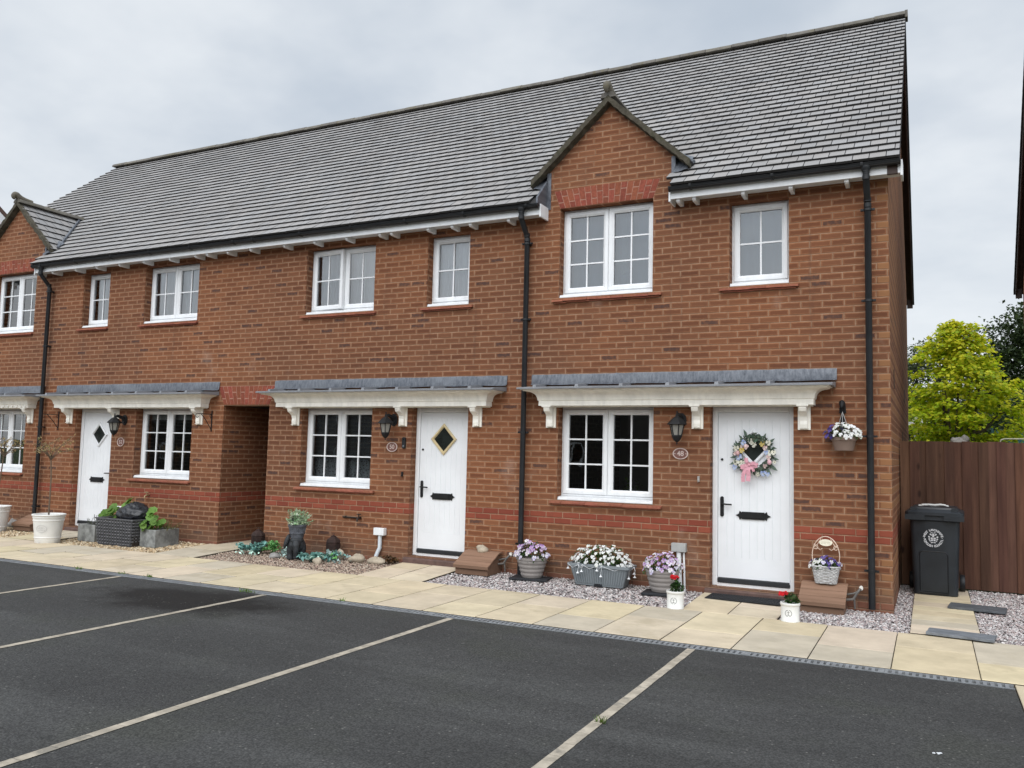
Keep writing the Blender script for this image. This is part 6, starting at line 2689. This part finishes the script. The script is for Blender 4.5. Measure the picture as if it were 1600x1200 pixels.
t = thing('hedge', 'dark clipped hedge running across behind the golden tree', 'hedge', (2, 18.6, -.05))
b = MB()
R = random.Random(91)
for _ in range(15000):
    x, z = R.uniform(-4.5, 5.5), 2.75 * R.random() ** .8
    one_leaf(b, Vector((x, R.uniform(-.45, .45) - .1 * sin(x * 3), z + .12 * sin(x * 2.1))), R, .13, [(1, 1, 1), (.75, .8, .8), (1.3, 1.25, 1.1)], (0, -1, .3), .4, .6)
b.build('foliage', M_DARKLEAF, t)
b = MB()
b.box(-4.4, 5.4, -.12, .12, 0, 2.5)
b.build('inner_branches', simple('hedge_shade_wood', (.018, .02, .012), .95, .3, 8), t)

t = thing('basketball_hoop', 'white-netted basketball hoop beside the brick gable wall', 'basketball hoop', (.27, 14.9, 0))
b = MB()
b.tube([(0, 0, 0), (0, 0, 2.75)], .035, 8)
b.build('pole', simple('white_pole', (.6, .6, .6), .5), t)
b = MB()
b.box(-.62, -.06, -.07, -.04, 2.52, 2.76)
b.build('backboard', simple('white_backboard', (.74, .75, .76), .4), t)
b = MB()
rim = [(-.17 + .17 * cos(2 * pi * k / 16), -.26 + .17 * sin(2 * pi * k / 16), 2.55) for k in range(17)]
b.tube(rim, .014, 6, False)
b.build('rim', simple('rust_red_rim', (.30, .09, .05), .5), t)
b = MB()
for k in range(12):
    a0, a1 = 2 * pi * k / 12, 2 * pi * (k + .5) / 12
    for s in (1, -1):
        pts = []
        for q in range(5):
            u = q / 4
            a = a0 + s * (a1 - a0) * u * 2
            r = .17 - .09 * u
            pts.append((-.17 + r * cos(a), -.26 + r * sin(a), 2.55 - .42 * u))
        b.tube(pts, .007, 4)
b.build('net', simple('pale_net', (.62, .62, .60), .8), t)
t = thing('mesh_fence', 'teal mesh screen showing low behind the golden tree', 'fence', (2.3, 16.0, 0))
b = MB()
b.box(-.45, 2.2, -.006, .006, 0, 2.45)
b.build('mesh', simple('teal_mesh', (.012, .075, .08), .8, .4, 6), t)
for x in (-.45, .9, 2.2):
    b = MB()
    b.tube([(x, -.03, 0), (x, -.03, 2.55)], .03, 8)
    b.build('post', simple('teal_post', (.012, .05, .05), .6), t)

# ---------------------------------------------------------------- neighbours
HR = thing('terraced_house', 'neighbouring brick house at the right edge, only its roof verge in view', 'house', (5, 0, 0))
house_shell(HR, 1.91, 8.2, [(3.0, 4.2, .985, 2.15), (5.0, 5.9, .10, 2.15), (3.0, 4.2, 3.535, 4.52), (5.1, 5.7, 3.535, 4.52)], endL=True, endR=True, seed=81)
window(HR, 3.0, 4.2, .985, 2.15, 2, 3)
window(HR, 3.0, 4.2, 3.535, 4.52, 2, 2)
window(HR, 5.1, 5.7, 3.535, 4.52, 1, 2)
door(HR, 5.0, 5.9, .1, 2.15)
eaves(HR, 1.78, 8.33, (2.2, 3.1, 4.0, 4.9, 5.8, 6.7, 7.6), capa=True, capb=True)
canopy(HR, 2.75, 6.2, (2.95, 4.6, 6.0), seed=8)
HR.scale = (1, .72, 1)                                    # a shallower, steeper-roofed house, set back
HR.location = (5, 1.85, 0)

M_BRTILE = simple('brown_roof_tile', (.10, .062, .05), .85, .2, 8, 20, .5)
M_FARBRICK = simple('far_brick', (.07, .062, .054), .9, .2, 5)


def plain_house(loc, label, hw, dep, eav, rise, gable_front, group=None, barge=False):
    t = thing('house', label, 'house', loc, 0, group)
    b = MB()
    if gable_front:
        b.prism([(-hw, -.1), (hw, -.1), (hw, eav), (0, eav + rise - .1), (-hw, eav)], 'y', 0, dep)
    else:
        b.prism([(0, -.1), (dep, -.1), (dep, eav), (dep / 2, eav + rise - .1), (0, eav)], 'x', -hw, hw)
    b.build('wall', M_BRICK if barge else M_FARBRICK, t)
    r = MB()
    if gable_front:
        k = rise / hw
        for s in (-1, 1):
            r.prism([(0, eav + rise), (s * (hw + .35), eav - .35 * k), (s * (hw + .35), eav - .35 * k + .14), (0, eav + rise + .14)], 'y', -.3, dep + .3)
    else:
        k = rise / (dep / 2)
        for s in (0, 1):
            yy = -.35 if s == 0 else dep + .35
            r.prism([(dep / 2, eav + rise), (yy, eav - .35 * k), (yy, eav - .35 * k + .14), (dep / 2, eav + rise + .14)], 'x', -hw - .2, hw + .2)
    r.build('roof', M_BRTILE, t)
    if barge:
        k = rise / (dep / 2)
        for yy in (-.35, dep + .35):
            g = MB()
            g.prism([(dep / 2, eav + rise - .30), (yy, eav - .35 * k - .30), (yy, eav - .35 * k - .005), (dep / 2, eav + rise - .005)], 'x', hw + .17, hw + .198)
            g.build('bargeboard', M_UPVC, t)
    fy = 0 if gable_front else 0
    for x in (-hw * .5, hw * .5):
        for (z0, z1) in ((1.0, 2.1), (3.5, 4.6)):
            w = MB()
            y0, y1 = (-.03, .02) if gable_front else (dep - .02, dep + .03)
            w.box(x - .6, x + .6, y0, y1, z0, z1)
            f = w.build('window', M_UPVC, t)
            w = MB()
            for q in (-1, 1):
                yy = (-.036, -.031) if gable_front else (dep + .031, dep + .036)
                w.box(x + q * .28 - .23, x + q * .28 + .23, *yy, z0 + .08, z1 - .08)
            w.build('pane', M_DARKGLASS, f)
    return t


plain_house((-27.4, -.35, 0), 'house beyond the left edge, showing a white bargeboard and brown tiles', 5.2, 7.5, 5.1, 3.02, False, barge=True)
for i, x in enumerate((-46, -32, -18, -4, 10)):
    plain_house((x, -36, 0), 'brick house across the street seen only as a reflection in the panes', 5.2, 8, 4.8, 3.4, False, 'houses across the street')

# ---------------------------------------------------------------- small growth and litter on the ground
M_WEED = leaf_mat('weed_leaf', (.12, .20, .04), .25)


def weed_mesh(seed, n, r):
    R = random.Random(seed)
    b = MB()
    for _ in range(n):
        a = R.uniform(0, 2 * pi)
        q = Vector((R.gauss(0, r * .8), R.gauss(0, .012), 0))
        d = Vector((cos(a) * .6, sin(a) * .4, R.uniform(.3, 1))).normalized()
        s = d.cross(Vector((0, 0, 1))).normalized()
        L = R.uniform(.02, .05)
        g = R.uniform(.7, 1.4)
        b.curcol = (g * R.uniform(.8, 1.3), g, g)
        b.face([q - s * .004, q + s * .004, q + d * L + s * .003, q + d * L * 1.1 - s * .001])
    return b


for i, (x, y, n, r) in enumerate(((-1.40, -4.88, 26, .022), (-7.93, -2.57, 34, .05), (-9.15, -2.60, 18, .03), (-6.28, -2.70, 40, .07), (-5.1, -2.57, 16, .03), (-8.4, -2.585, 22, .05))):
    o = weed_mesh(i, n, r).build('weed_tuft', M_WEED)
    o.location = (x, y, -.01)
    tag(o, 'small green weed tuft growing on the bay marking line' if i == 0 else 'tiny weed tuft growing in the joint beside the drain', 'weed', 'weeds in the paving joints')
b = MB()
R = random.Random(2)
for k in range(5):
    x, y = R.uniform(-.03, .03), R.uniform(-.02, .02)
    b.blob((x * .6, y * .6, .004), (.008, .006, .004), k, .3, 7, 5)
o = b.build('litter', M_PRINT)
o.location = (.37, -4.44, -.01)
tag(o, 'crumpled white scrap lying on the asphalt bottom right', 'litter')
